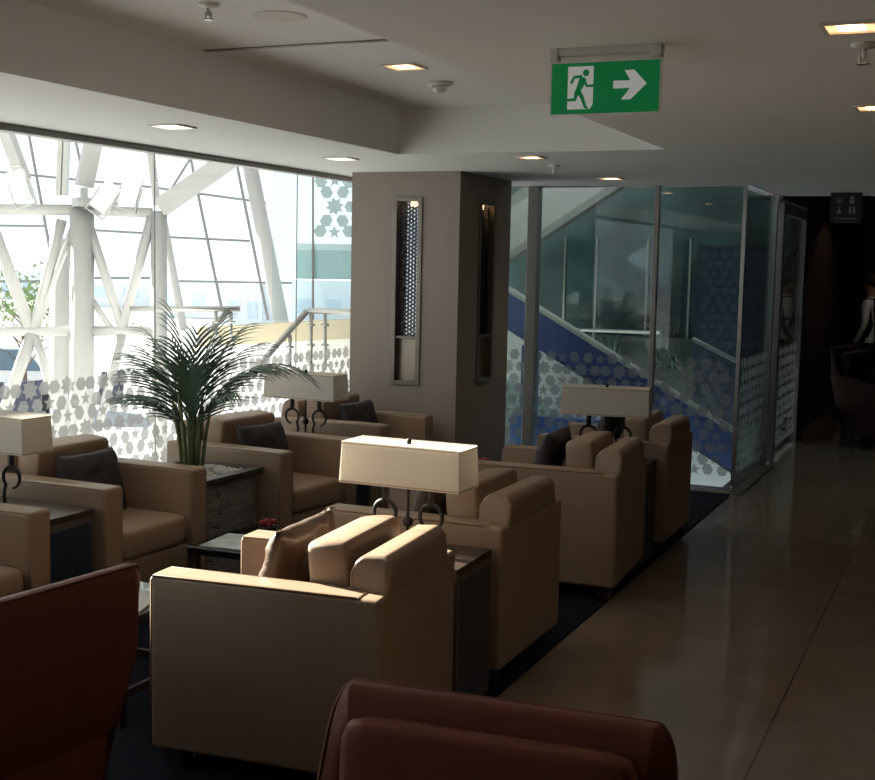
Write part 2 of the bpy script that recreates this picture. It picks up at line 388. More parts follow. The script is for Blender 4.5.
# ------------------------------------------------------------------ stairwell
def slab(pts, y0, y1):
    bm = bmesh.new(); a = [bm.verts.new((x, y0, z)) for x, z in pts]; b_ = [bm.verts.new((x, y1, z)) for x, z in pts]; k = len(pts)
    bm.faces.new(a); bm.faces.new(b_[::-1])
    for i in range(k): bm.faces.new((a[i], b_[i], b_[(i+1) % k], a[(i+1) % k]))
    return bm
st = thing('staircase', 'staircase descending to the right behind the glass screen, blue parapet over white stringer', 'staircase', (-3, 10.4, 0))
st.location = (0, 0, 0)
def zc(x): return 1.15-(x+3.29)*.55       # top line of the parapet
XA, XB = -5.2, -1.84
obj('parapet', slab([(XA, zc(XA)-.02), (XB, zc(XB)-.02), (XB, zc(XB)-.36), (XA, zc(XA)-.36)], 10.40, 10.46), 'blue', st)
obj('cap_rail', slab([(XA, zc(XA)+.015), (XB, zc(XB)+.015), (XB, zc(XB)-.02), (XA, zc(XA)-.02)], 10.37, 10.49), 'paleframe', st)
obj('stringer', slab([(XA, zc(XA)-.36), (XB, zc(XB)-.36), (XB, zc(XB)-.80), (XA, zc(XA)-.80)], 10.38, 10.46), 'white', st)
bm = bmesh.new()
for k in range(22):
    x = XA+.12+k*.28; z = zc(x)-.60
    if x > 1: break
    box(bm, x, x+.3, 10.46, 11.45, z-.154, z-.11)
    box(bm, x, x+.02, 10.46, 11.45, z-.11, z+.03)
    if x > XB-.3: break
obj('tread', bm, 'greystr', st)
uf = thing('stair_flight', 'pale grey underside of the upper stair flight rising to the right', 'staircase', (0, 0, 0))
def zu(x): return 1.74+(x+4.36)*.64
obj('soffit', slab([(-5.6, zu(-5.6)+.06), (-2.2, zu(-2.2)+.06), (-2.2, zu(-2.2)+.5), (-5.6, zu(-5.6)+.5)], 11.5, 11.6), 'paleframe', uf)
obj('edge_beam', slab([(-5.6, zu(-5.6)-.02), (-2.2, zu(-2.2)-.02), (-2.2, zu(-2.2)+.06), (-5.6, zu(-5.6)+.06)], 11.44, 11.62), 'greystr', uf)
obj('flight_slab', slab([(-5.6, zu(-5.6)+.5), (-2.2, zu(-2.2)+.5), (-2.2, zu(-2.2)+.62), (-5.6, zu(-5.6)+.62)], 11.5, 12.8), 'greystr', uf)
bw = struct(obj('wall_stairwell', B((-6.0, -1.8, 13.9, 14.0, -3.4, 5)), 'tealwall'))
struct(obj('wall_stairwell_right', B((-1.80, -1.72, 11.0, 13.9, -3.4, -.02), (-1.80, -1.72, 13.1, 13.9, -.02, 5)), 'tealwall'))
pg = thing('glass_screen', 'pale teal glass balustrade panels behind the stairs with slim posts', 'screen', (0, 13.42, .952))
for i, (a, b_) in enumerate([(-4.35, -4.0), (-3.98, -3.42), (-3.4, -2.95)]):
    obj('screen_panel', B((a, b_, -.01, .01, .06, 1.06)), M['far'] if i == 9 else 'teal', pg)
for x in (-4.36, -3.99, -3.41, -2.94): obj('screen_post', B((x-.012, x+.012, -.03, .03, .0, 1.08)), 'steel', pg)
fb = struct(obj('trim_2', B((-4.6, -1.8, 13.3, 13.9, .3, .86), (-4.6, -1.8, 13.25, 13.35, .86, .95)), 'ledge'))
# hanging patterned panel
hp = thing('patterned_panel', 'dark navy hanging panel with pale star pattern at the far right of the stairwell', 'panel', (0, 12.9, 0))
obj('panel_board', B((-2.75, -1.95, 0, .03, .1, 1.95)), 'navydark', hp)
obj('star_pattern', film_mesh(shapes(-2.73, -1.97, .12, 1.93), lambda u, v: (u, -.004, v)), 'navy2', hp)
# stairwell planting
def spiky(name, label, c, n, L, mat='leaf2'):
    bm = bmesh.new(); rnd = random.Random(int(c[0]*100))
    for i in range(n):
        a = rnd.uniform(0, 2*PI); tilt = rnd.uniform(.15, 1.1); l = L*rnd.uniform(.6, 1); P = []
        ox = rnd.uniform(-.12, .12)
        for k in range(5):
            t = k/4; P.append(Vector((c[0]+ox+math.cos(a)*math.sin(tilt)*l*t, c[1]+math.sin(a)*math.sin(tilt)*l*t*.6, c[2]+math.cos(tilt)*l*t-.25*l*t*t*tilt)))
        s = Vector((-math.sin(a), math.cos(a), 0))
        vs = [(bm.verts.new(p-s*.012*(1-k/4.3)), bm.verts.new(p+s*.012*(1-k/4.3))) for k, p in enumerate(P)]
        for (a1, b1), (a2, b2) in zip(vs, vs[1:]): bm.faces.new((a1, b1, b2, a2))
    return tag(obj(name, bm, mat), label, 'plant', 'spiky plants beyond the stairs')
for i, (x, n_) in enumerate([(-4.45, 45), (-3.75, 70), (-3.05, 60), (-2.55, 40)]):
    spiky('spiky_plant', ['spiky plant at the left end of the ledge beyond the stairs', 'spiky plant second from left on the ledge beyond the stairs', 'spiky plant third from left on the ledge beyond the stairs', 'spiky plant nearest the hanging patterned panel beyond the stairs'][i], (x, 13.10, .62), n_, .62)
tr = thing('handrail', 'thin steel handrail on posts behind the blue stair parapet', 'handrail', (0, 0, 0))
bm = bmesh.new(); beam(bm, (-4.6, 12.4, 1.05), (-3.0, 12.4, 1.05), .02, roundn=8); obj('rail', bm, 'steel', tr)
for x in (-4.4, -3.7, -3.05): obj('rail_post', B((x-.012, x+.012, 12.39, 12.41, -.2, 1.05)), 'steel', tr)
lb = tag(obj('low_wall', B((-3.75, -2.62, 10.12, 10.18, -.35, .40)), 'brightblue'), 'bright blue low wall seen beneath the stairs through the glass', 'wall')
lb2 = tag(obj('blue_pillar', B((-3.62, -3.50, 10.0, 10.12, -1.2, 1.02)), 'brightblue'), 'narrow blue upright beside the thick glass screen post', 'pillar')
sr = thing('side_handrail', 'dark steel handrail running down inside the stairwell side glass', 'handrail', (0, 0, 0))
bm = bmesh.new(); beam(bm, (-1.9, 10.7, .92), (-1.75, 11.9, .92), .02, roundn=8); beam(bm, (-1.9, 10.7, .92), (-2.3, 10.7, 1.1), .02, roundn=8); obj('rail', bm, 'steel', sr)
bm = bmesh.new(); beam(bm, (-1.9, 10.7, -.1), (-1.9, 10.7, .92), .014, roundn=8); obj('rail_post', bm, 'steel', sr)

# ------------------------------------------------------------------ downlights and ceiling fittings
def downlight(x, y, z, s, label, bulb='bulb', power=6, rz=0):
    t = thing('ceiling_downlight', label, 'ceiling light', (x, y, z), rz, 'square ceiling downlights')
    obj('trim', B((-s, s, -s, -s+.014, -.008, 0), (-s, s, s-.014, s, -.008, 0), (-s, -s+.014, -s+.014, s-.014, -.008, 0), (s-.014, s, -s+.014, s-.014, -.008, 0)), 'plastic', t)
    obj('reflector', B((-s+.014, s-.014, -s+.014, s-.014, -.003, -.001)), 'lampbox' if bulb == 'bulb' else 'coolbulb', t)
    obj('bulb', B((-s*.45, s*.45, -s*.45, s*.45, -.006, -.003)), bulb, t)
    l = bpy.data.lights.new('downlight_glow', 'SPOT'); l.energy = power; l.color = (1, .70, .45); l.spot_size = math.radians(110); l.spot_blend = .8; l.shadow_soft_size = .04
    lo = bpy.data.objects.new('downlight_glow', l); C.objects.link(lo); lo.location = (x, y, z-.03)
downlight(-2.52, 5.26, RZ, .085, 'square warm downlight in the recessed ceiling beside the smoke detector')
downlight(-.36, 3.45, CL, .075, 'largest and nearest warm downlight at the upper right of the photo')
downlight(-.43, 5.12, CL, .075, 'warm downlight cut by the right edge of the photo, below the largest one')
downlight(-3.65, 5.03, CL, .085, 'pale square downlight over the left windows, nearer of the two', 'coolbulb', 3)
downlight(-3.69, 6.82, CL, .085, 'pale square downlight by the column, farther of the two over the windows', 'coolbulb', 3)
downlight(-2.49, 6.95, CL, .075, 'warm downlight beyond the recess, left of the sprinkler', 'bulb', 5)
downlight(-2.50, 8.68, CL, .085, 'warm downlight directly in front of the stairwell glass', 'bulb', 5)
l = bpy.data.lights.new('corridor_fill', 'SPOT'); l.energy = 7; l.color = (1, .8, .6); l.spot_size = R120 = math.radians(120); l.shadow_soft_size = .08  # added fill light without a fitting, to brighten the corridor and the person
lo = bpy.data.objects.new('corridor_fill', l); C.objects.link(lo); lo.location = (-.9, 14.2, 2.68)
def sprinkler(x, y, z, label):
    t = thing('sprinkler', label, 'sprinkler', (x, y, z), 0, 'ceiling sprinklers')
    bm = bmesh.new(); lathe(bm, [(.038, 0), (.036, -.008), (.014, -.014)]); obj('rose', bm, 'plastic', t, True)
    bm = bmesh.new(); lathe(bm, [(.007, -.012), (.007, -.04), (.004, -.042)]); beam(bm, (-.012, 0, -.03), (-.010, 0, -.055), .003, roundn=6); beam(bm, (.012, 0, -.03), (.010, 0, -.055), .003, roundn=6); obj('nozzle', bm, 'steel', t)
    bm = bmesh.new(); lathe(bm, [(.018, -.055), (.018, -.058)]); obj('deflector', bm, 'steel', t)
sprinkler(-2.54, 7.53, CL, 'small sprinkler in front of the stairwell screen between two warm downlights')
sprinkler(-.35, 3.72, CL, 'sprinkler just behind the largest downlight at the upper right')
sprinkler(-2.60, 3.80, RZ, 'sprinkler in the recessed ceiling cut by the top edge of the photo')
t = thing('smoke_detector', 'round white smoke detector in the recessed ceiling', 'smoke detector', (-2.57, 5.78, RZ))
bm = bmesh.new(); lathe(bm, [(.065, 0), (.062, -.015), (.045, -.02)], n=28); obj('base', bm, 'plastic', t, True)
bm = bmesh.new(); lathe(bm, [(.04, -.02), (.038, -.035), (.025, -.05), (.01, -.053)], n=24); obj('sensor', bm, 'plastic', t, True)
t = thing('ceiling_speaker', 'flush round speaker grille in the recessed ceiling', 'speaker', (-2.47, 4.07, RZ))
bm = bmesh.new(); lathe(bm, [(.10, 0), (.10, -.004), (.085, -.006)], n=36); obj('grille', bm, 'ceilrec', t)
bm = bmesh.new(); lathe(bm, [(.105, 0), (.105, -.003)], n=36); obj('ring', bm, 'ceilrec', t)
tag(obj('air_slot', B((-3.18, -2.24, 4.61, 4.64, RZ-.006, RZ-.0005)), 'frame'), 'long dark air slot across the recessed ceiling', 'vent')

# exit sign
ex = thing('exit_sign', 'green hanging exit sign with white running figure and arrow pointing right', 'exit sign', (-1.052, 3.56, CL))
SW, SZ1, SZ0 = .163, -.043, -.190
obj('mounting_bar', B((-.17, .17, -.014, .014, -.022, 0)), 'plastic', ex, bevel=.003)
for s in (-1, 1): obj('bracket', B((s*.155-.012, s*.155+.012, -.018, .018, -.035, -.0)), 'plastic', ex, bevel=.002)
obj('acrylic_panel', B((-SW-.006, SW+.006, -.004, .004, SZ0-.004, -.02)), 'acryl', ex)
obj('green_face', B((-SW, SW, -.0065, -.0045, SZ0, SZ1)), 'green', ex)
def u(p): return (-SW+p[0]*2*SW, -.0068, SZ0+p[1]*(SZ1-SZ0))
bm = bmesh.new()
bm.faces.new([bm.verts.new(u(p)) for p in [(.155, .93), (.395, .93), (.395, .17), (.365, .085), (.155, .085)]])
obj('white_door', bm, 'signw', ex)
bm = bmesh.new()
for P in ([(.58, .47), (.735, .47), (.655, .25), (.74, .25), (.885, .545), (.77, .82), (.68, .82), (.735, .62), (.58, .62)],):
    bm.faces.new([bm.verts.new(u(p)) for p in P])
obj('arrow', bm, 'signw', ex)
bm = bmesh.new()
def strip(pts, w):
    Q = [Vector((p[0]*2.2, p[1])) for p in pts]; L = []; R = []
    for i, p in enumerate(Q):
        d = (Q[min(i+1, len(Q)-1)]-Q[max(i-1, 0)]).normalized(); nn = Vector((-d.y, d.x))*(w[i] if hasattr(w, '__len__') else w)/2
        L.append(p+nn); R.append(p-nn)
    f = lambda q: (lambda z: (z[0], -.0071, z[2]))(u((q.x/2.2, q.y)))
    l = [bm.verts.new(f(q)) for q in L]; r = [bm.verts.new(f(q)) for q in R]
    for i in range(len(Q)-1): bm.faces.new((l[i], l[i+1], r[i+1], r[i]))
strip([(.30, .70), (.275, .55), (.245, .42)], [.15, .13, .10])       # torso
strip([(.29, .735), (.215, .72), (.185, .60)], .06)                   # back arm
strip([(.30, .71), (.335, .54), (.395, .545)], .055)                  # front arm
strip([(.255, .45), (.29, .33), (.325, .13), (.35, .10)], [.10, .08, .06, .05])   # front leg
strip([(.245, .45), (.225, .28), (.13, .27)], [.10, .075, .05])      # rear leg
strip([(.135, .20), (.13, .08)], .05)
c = Vector((.325*2.2, .80)); vs = [bm.verts.new((lambda z: (z[0], -.0071, z[2]))(u(((c.x+.068*math.cos(k*PI/8))/2.2, c.y+.068*math.sin(k*PI/8))))) for k in range(16)]
bm.faces.new(vs); obj('running_figure', bm, 'green', ex)

# toilet sign
ts = thing('toilet_sign', 'black hanging sign with white washroom pictograms near the far corridor', 'sign', (-1.055, 10.42, CL))
obj('board', B((-.12, .12, -.012, .012, -.245, -.005)), 'black', ts)
M['signg'] = pmat('grey_sign_print', (.35, .35, .35), .5)
def rect(x0, x1, z0, z1, bm=None):
    one = bm is None; bm = bm or bmesh.new()
    bm.faces.new([bm.verts.new((x, -.0135, z)) for x, z in ((x0, z0), (x1, z0), (x1, z1), (x0, z1))])
    if one: obj('pictogram', bm, 'signg', ts)
def figure(x, z, r, body):
    bm = bmesh.new(); bm.faces.new([bm.verts.new((x+r*math.cos(k*PI/6), -.0135, z+r*math.sin(k*PI/6))) for k in range(12)])
    bm.faces.new([bm.verts.new((p, -.0135, q)) for p, q in body]); obj('pictogram', bm, 'signg', ts)
RC = lambda a, b, c, d: ((a, c), (b, c), (b, d), (a, d))
figure(.045, -.045, .014, RC(.03, .06, -.09, -.06))
rect(-.075, -.025, -.055, -.05); rect(-.075, -.025, -.07, -.065); rect(-.075, -.025, -.085, -.08)
figure(-.05, -.125, .009, ((-.07, -.17), (-.03, -.17), (-.045, -.137), (-.055, -.137)))
figure(.035, -.125, .009, RC(.026, .044, -.17, -.137)); figure(.065, -.125, .009, RC(.056, .074, -.17, -.137))
for k in range(9): rect(-.08+k*.018, -.07+k*.018, -.215, -.205)

# ------------------------------------------------------------------ armchairs (local: faces +X)
D_, W_, AH = .82, .76, .665
def make_armchair():
    t = thing('armchair', 'x', 'armchair', (0, 0, 0), 0, 'beige leather club armchairs')
    obj('frame', B((-D_/2, -D_/2+.10, -W_/2, W_/2, .07, AH-.004), (-D_/2+.1, D_/2-.02, -W_/2+.12, W_/2-.12, .07, .30)), 'leather', t, bevel=.018, seg=3)
    for s in (-1, 1):
        y = s*(W_/2-.0625)
        a = obj('arm', B((-D_/2+.06, D_/2, y-.0625, y+.0625, .07, AH)), 'leather', t, bevel=.02, seg=4)
        bm = bmesh.new()
        for yy in (y-.0575, y+.0575):
            tube(bm, [(-D_/2+.08, yy, AH-.006), (D_/2-.012, yy, AH-.006), (D_/2-.006, yy, AH-.02), (D_/2-.004, yy, .09)], .0045, 6)
        obj('piping', bm, 'leather', a, True)
    # upper back: rounded profile
    bm = bmesh.new(); prof = [(-D_/2+.002, AH-.03), (-D_/2+.004, .74), (-D_/2+.014, .765), (-D_/2+.04, .775), (-D_/2+.105, .77), (-D_/2+.13, .755), (-D_/2+.142, .72), (-D_/2+.15, .38)]
    y0, y1 = -W_/2+.07, W_/2-.07
    ins = lambda z: .045*max(0, min(1, (z-AH)/.10))**1.5
    a = [bm.verts.new((x, y0+ins(z), z)) for x, z in prof]; b_ = [bm.verts.new((x, y1-ins(z), z)) for x, z in prof]; k = len(prof)
    bm.faces.new(a); bm.faces.new(b_[::-1])
    for i in range(k): bm.faces.new((a[i], b_[i], b_[(i+1) % k], a[(i+1) % k]))
    obj('backrest', bm, 'leather', t, bevel=.016, seg=3)
    o = obj('seat_cushion', cushion(.60, W_-.26, .15, .12), 'leather', t, True); o.location = (.10, 0, .295)
    bm = cushion(.39, W_-.27, .15, .10, n=19, ex=16)
    bmesh.ops.rotate(bm, verts=bm.verts, cent=(0, 0, 0), matrix=Matrix.Rotation(-PI/2+.10, 3, 'Y'))
    o = obj('back_cushion', bm, 'leather', t, True); o.location = (-.07, 0, .60)
    o.location = (-D_/2+.30, 0, .592)
    for sx in (-1, 1):
        for sy in (-1, 1):
            o = obj('leg', B((-.035, .035, -.035, .035, 0, .072)), 'darkwood', t, bevel=.004); o.location = (sx*(D_/2-.07), sy*(W_/2-.07), .006)
    return t
arm0 = make_armchair()
chairs = []
def place_chair(x, y, rz, label, grp):
    o = arm0 if not chairs else copy_tree(arm0)
    o.location = (x, y, 0); o.rotation_euler = (0, 0, rz); o['label'] = label; o['group'] = grp; chairs.append(o); return o
R_ = math.radians
GA, GB = 'armchairs with their backs to the aisle', 'armchairs along the window'
place_chair(-2.09, 3.68, PI+R_(5), 'nearest sunlit beige leather armchair in the foreground, back to the aisle', GA)
place_chair(-2.105, 4.90, PI+R_(0), 'beige armchair behind the sunlit table lamp, second in the aisle row', GA)
place_chair(-2.065, 6.35, PI+R_(3), 'beige armchair with dark pillow left of the far table lamp, third in the aisle row', GA)
place_chair(-2.075, 7.54, PI+R_(1.5), 'farthest beige armchair in the aisle row, in front of the stairwell glass', GA)
place_chair(-3.885, 3.57, R_(0), 'window-row armchair cut off by the left edge of the photo', GB)
place_chair(-3.945, 4.778, R_(-2), 'window-row armchair with dark pillow left of the stone planter', GB)
place_chair(-3.80, 6.12, R_(-6), 'window-row armchair with dark pillow right behind the potted palm', GB)
place_chair(-3.87, 7.40, R_(-2), 'farthest window-row armchair against the column, dark pillow on it', GB)

# pillows (stand on the seat, lean on the back cushion)
def put_pillow(ch, w, h, label, mat='pillow', dx=.03, dy=0, rx=0, lean=.25, frill=0, wr=.006, seed=0, rz=0, dz=0, tt=.11):
    o = obj('pillow', pillow(w, h, tt, seed, wr, frill), mat, None, True)
    mw = Matrix.Translation(ch.location) @ Matrix.Rotation(ch.rotation_euler.z, 4, 'Z') @ Matrix.Translation((dx, dy, .455+h/2*math.cos(lean)+dz)) @ Matrix.Rotation(rz, 4, 'Z') @ Matrix.Rotation(-lean, 4, 'Y') @ Matrix.Rotation(rx, 4, 'X')
    o.matrix_world = mw
    tag(o, label, 'pillow', 'scatter pillows on the armchairs'); return o
put_pillow(chairs[0], .47, .38, 'shiny taupe pillow with crumpled frilled edge on the sunlit foreground armchair', 'taupe', dx=.065, lean=.26, frill=.010, wr=.008, seed=3, tt=.10, dz=-.01)
put_pillow(chairs[1], .42, .34, 'brown pillow on the second aisle armchair, seen under the sunlit lamp', 'taupe', dx=.06, lean=.3, frill=.004, seed=5)
put_pillow(chairs[2], .42, .38, 'dark pillow on the third aisle armchair, left of the far lamp', dx=.06, lean=.3, seed=8)
put_pillow(chairs[3], .42, .38, 'dark pillow on the farthest aisle armchair, showing behind the far lamp stand', dx=.06, lean=.3, seed=9)
put_pillow(chairs[5], .40, .32, 'dark pillow on the window armchair beside the left table lamp', dx=.045, lean=.30, seed=11, dy=-.05)
put_pillow(chairs[6], .40, .32, 'dark pillow on the window armchair behind the potted palm', dx=.045, lean=.30, seed=12, dy=-.04)
put_pillow(chairs[7], .40, .32, 'dark pillow on the window armchair against the column', dx=.045, lean=.30, seed=13)

# side tables
def side_table(x, y, rz, label):
    t = thing('side_table', label, 'side table', (x, y, 0.006), rz, 'dark side tables between the armchairs')
    w, d, h = .70, .38, .575
    obj('tabletop', B((-w/2, w/2, -d/2, d/2, h-.03, h)), 'darkwood', t, bevel=.004)
    for s in (-1, 1): obj('side_panel', B((s*(w/2-.02)-.02, s*(w/2-.02)+.02, -d/2, d/2, 0, h-.03)), 'tframe', t, bevel=.003)
    for s in (-1, 1): obj('inset_panel', B((s*(w/2-.002)-.004, s*(w/2-.002)+.004, -d/2+.03, d/2-.03, .04, h-.06)), 'navydark', t)
    obj('shelf', B((-w/2+.04, w/2-.04, -d/2+.01, d/2-.01, .14, .16)), 'darkwood', t)
    obj('front_frame', B((-w/2+.04, w/2-.04, -d/2+.005, -d/2+.03, 0, .03), (-w/2+.04, w/2-.04, d/2-.03, d/2-.005, 0, .03)), 'darkwood', t)
    return t
side_table(-2.07, 4.29, R_(2), 'dark wood side table under the sunlit lamp, between the two nearest aisle armchairs')
side_table(-2.06, 6.945, R_(2), 'dark wood side table under the far lamp in the aisle row')
side_table(-3.94, 4.18, R_(-1), 'dark wood side table under the lamp at the left edge of the photo')
side_table(-3.86, 6.75, R_(-4), 'dark wood side table under the lamp beyond the palm')
# lamps
def make_lamp():
    t = thing('table_lamp', 'x', 'table lamp', (0, 0, 0), 0, 'table lamps with long rectangular shades')
    obj('base', B((-.13, .13, -.045, .045, 0, .014)), 'iron', t, bevel=.004)
    bm = bmesh.new(); tube(bm, [(0, 0, .01), (0, 0, .425)], .006, 8); obj('stem', bm, 'iron', t, True)
    bm = bmesh.new(); bmesh.ops.create_uvsphere(bm, u_segments=16, v_segments=10, radius=.022); bmesh.ops.translate(bm, verts=bm.verts, vec=(0, 0, .115)); obj('ball', bm, 'iron', t, True)
    for s in (-1, 1):
        P = [(s*.10, 0, .27), (s*.10, 0, .19)]
        for k in range(0, 15):
            a = PI*.5-k*PI*.95/14; P.append((s*(.10-.0+.048*math.cos(a)*1.0), 0, .142+.048*math.sin(a)))
        bm = bmesh.new(); tube(bm, P, [.011, .011]+[.010-.0003*k for k in range(15)], 8, Vector((0, 1, 0))); obj('scroll', bm, 'iron', t, True)
        P = [(s*.10, 0, .19)]+[(s*(.10-.048*math.sin(PI*k/8)-0.0), 0, .142+.048*math.cos(PI*k/8)) for k in range(0, 7)]+[(s*.055, 0, .07), (s*.06, 0, .01)]
        bm = bmesh.new(); tube(bm, P, .008, 8, Vector((0, 1, 0))); obj('scroll_foot', bm, 'iron', t, True)
    def ring(w, d, z, th=.002):
        return [(-w, d), (w, d), (w, -d), (-w, -d)]
    bm = bmesh.new(); rows = []
    for (w, d, z) in ((.257, .094, .262), (.250, .088, .425)):
        rows.append([bm.verts.new((x, y, z)) for x, y in ((-w, -d), (w, -d), (w, d), (-w, d))])
    for k in range(4): bm.faces.new((rows[0][k], rows[0][(k+1) % 4], rows[1][(k+1) % 4], rows[1][k]))
    sh = obj('lamp_shade', bm, 'shade', t); sd = sh.modifiers.new('s', 'SOLIDIFY'); sd.thickness = .003
    bm = bmesh.new()
    for (w, d, z0, z1) in ((.2585, .0955, .266, .270), (.2525, .0905, .4155, .4195)):
        for a in ((-w, w, -d, -d+.004), (-w, w, d-.004, d), (-w, -w+.004, -d+.004, d-.004), (w-.004, w, -d+.004, d-.004)): box(bm, *a, z0, z1)
    obj('shade_trim', bm, 'trimcloth', sh)
    obj('diffuser', B((-.244, .244, -.083, .083, .4185, .4205)), 'shade', t)
    bm = bmesh.new(); lathe(bm, [(.006, .41), (.009, .425), (.010, .437), (.005, .444)], n=12); obj('finial', bm, 'iron', t, True)
    for s in (-1, 1): obj('stem_upper', B((s*.10-.013, s*.10+.013, -.006, .006, .195, .30), (min(0, s*.10), max(0, s*.10), -.004, .004, .29, .298)), 'iron', t)
    return t
lamp0 = make_lamp(); lamps = []
for x, y, rz, lb_ in ((-2.01, 4.30, R_(-1), 'sunlit table lamp with long cream shade in the middle of the photo'),
                     (-1.99, 6.98, R_(9), 'far table lamp with grey-looking shade in front of the stairwell glass'),
                     (-3.985, 4.17, R_(-2), 'table lamp with cream shade cut by the left edge of the photo'),
                     (-3.87, 6.73, R_(-2), 'table lamp by the window, its shade partly behind palm fronds')):
    o = lamp0 if not lamps else copy_tree(lamp0)
    o.location = (x, y, .582); o.rotation_euler = (0, 0, rz); o['label'] = lb_; lamps.append(o)

# coffee tables
def coffee_table(x, y, w, d, label):
    t = thing('coffee_table', label, 'coffee table', (x, y, .006), 0, 'low black coffee tables')
    h = .40
    obj('tabletop', B((-w/2, w/2, -d/2, d/2, h-.035, h)), 'tabtop', t, bevel=.004)
    for sx in (-1, 1):
        for sy in (-1, 1): obj('leg', B((sx*(w/2-.025)-.02, sx*(w/2-.025)+.02, sy*(d/2-.025)-.02, sy*(d/2-.025)+.02, 0, h-.035)), 'darkwood', t)
    obj('rail', B((-w/2+.045, w/2-.045, -d/2+.015, -d/2+.03, .10, .13), (-w/2+.045, w/2-.045, d/2-.03, d/2-.015, .10, .13), (w/2-.03, w/2-.015, -d/2+.045, d/2-.045, .10, .13), (-w/2+.015, -w/2+.03, -d/2+.045, d/2-.045, .10, .13)), 'darkwood', t)
coffee_table(-3.0, 3.72, .50, .50, 'low black coffee table with magazines left of the sunlit armchair')
coffee_table(-2.98, 4.85, .52, .56, 'low black coffee table in front of the stone planter, papers on it')
coffee_table(-2.92, 7.15, .50, .60, 'low coffee table with red flowers, hidden behind the sunlit lamp')
def magazine(x, y, z, rz, label, mat, w=.21, d=.28, grp=None):
    t = tag(obj('magazine', B((-w/2, w/2, -d/2, d/2, 0, .008)), mat, bevel=.002), label, 'magazine', grp); t.location = (x, y, z); t.rotation_euler = (0, 0, rz)
magazine(-2.90, 3.70, .406, .3, 'upper magazine showing between the brown chair and the sunlit armchair', 'paper', grp='magazines on the near coffee table')
magazine(-3.09, 4.73, .406, .1, 'left magazine on the black coffee table by the planter', 'paper2')
magazine(-2.85, 4.76, .406, -.12, 'right magazine on the black coffee table by the planter', 'paper')
def flower_bowl(x, y, z, label):
    t = thing('flower_bowl', label, 'flowers', (x, y, z)); t.scale = (.7,)*3
    bm = bmesh.new(); lathe(bm, [(.03, 0), (.05, .01), (.06, .04), (.055, .06), (.045, .055)], n=20); obj('bowl', bm, 'black', t, True)
    rnd = random.Random(int(x*99))
    for k in range(9):
        bm = bmesh.new(); bmesh.ops.create_icosphere(bm, subdivisions=2, radius=.022)
        for v in bm.verts: v.co *= 1+.25*noise.noise(v.co*90+Vector((k, 0, 0)))
        a = k*2.4; r = .012*math.sqrt(k)*1.4; o = obj('flower', bm, 'red', t); o.location = (r*math.cos(a), r*math.sin(a), .075+rnd.uniform(-.008, .012))
flower_bowl(-3.06, 4.97, .406, 'small bowl of red flowers on the coffee table by the planter')
flower_bowl(-2.86, 7.25, .406, 'small bowl of red flowers seen right of the sunlit lamp shade')

# planter and palm
pl = thing('planter', 'square split-stone planter with dark rim between the window armchairs', 'planter', (-3.815, 5.44, .006), R_(-2))
rnd = random.Random(4); bm = bmesh.new(); S = .235
for (ax, sg) in (('x', 1), ('x', -1), ('y', 1), ('y', -1)):
    z = 0
    while z < .535:
        h = rnd.uniform(.014, .03); p = -S
        while p < S-.005:
            l = min(rnd.uniform(.06, .2), S-p); dd = rnd.uniform(0, .014)
            if ax == 'x': box(bm, *sorted((sg*(S-.02), sg*(S+dd))), p, p+l-.002, z, min(z+h-.001, .54))
            else: box(bm, p, p+l-.002, *sorted((sg*(S-.02), sg*(S+dd))), z, min(z+h-.001, .54))
            p += l
        z += h
obj('stone_cladding', bm, 'stone', pl)
obj('core', B((-S+.02, S-.02, -S+.02, S-.02, 0, .54)), 'rim', pl)
RW = .27
obj('rim', B((-RW, RW, -RW, -RW+.06, .54, .575), (-RW, RW, RW-.06, RW, .54, .575), (-RW, -RW+.06, -RW+.06, RW-.06, .54, .575), (RW-.06, RW, -RW+.06, RW-.06, .54, .575)), 'rim', pl, bevel=.004)
bm = bmesh.new()
for k in range(330):
    x, y = rnd.uniform(-.20, .20), rnd.uniform(-.20, .20); r = rnd.uniform(.012, .022)
    q = bmesh.ops.create_icosphere(bm, subdivisions=1, radius=r)
    rz = rnd.uniform(0.6, 1)
    for v in q['verts']: v.co = Vector((v.co.x*1.2+x, v.co.y+y, v.co.z*rz+.555+rnd.uniform(0, .004)+.03*max(0, 1-(x*x+y*y)/.04)))
o = tag(obj('pebbles', bm, 'pebble', None, True), 'white pebbles heaped on top of the stone planter', 'pebbles', kind='stuff'); o.location = pl.location; o.rotation_euler = pl.rotation_euler
palm = thing('potted_palm', 'feathery green palm growing from the stone planter by the window', 'palm', (-3.82, 5.44, .57))
for k in range(16):
    a = rnd.uniform(0, 2*PI); r0 = rnd.uniform(0, .05); h = rnd.uniform(.25, .45)
    bm = bmesh.new(); tube(bm, [(r0*math.cos(a), r0*math.sin(a), 0), (r0*1.5*math.cos(a), r0*1.5*math.sin(a), h*.5), (r0*2.2*math.cos(a), r0*2.2*math.sin(a), h)], [.012, .010, .007], 7)
    obj('stem', bm, 'stemg', palm, True)
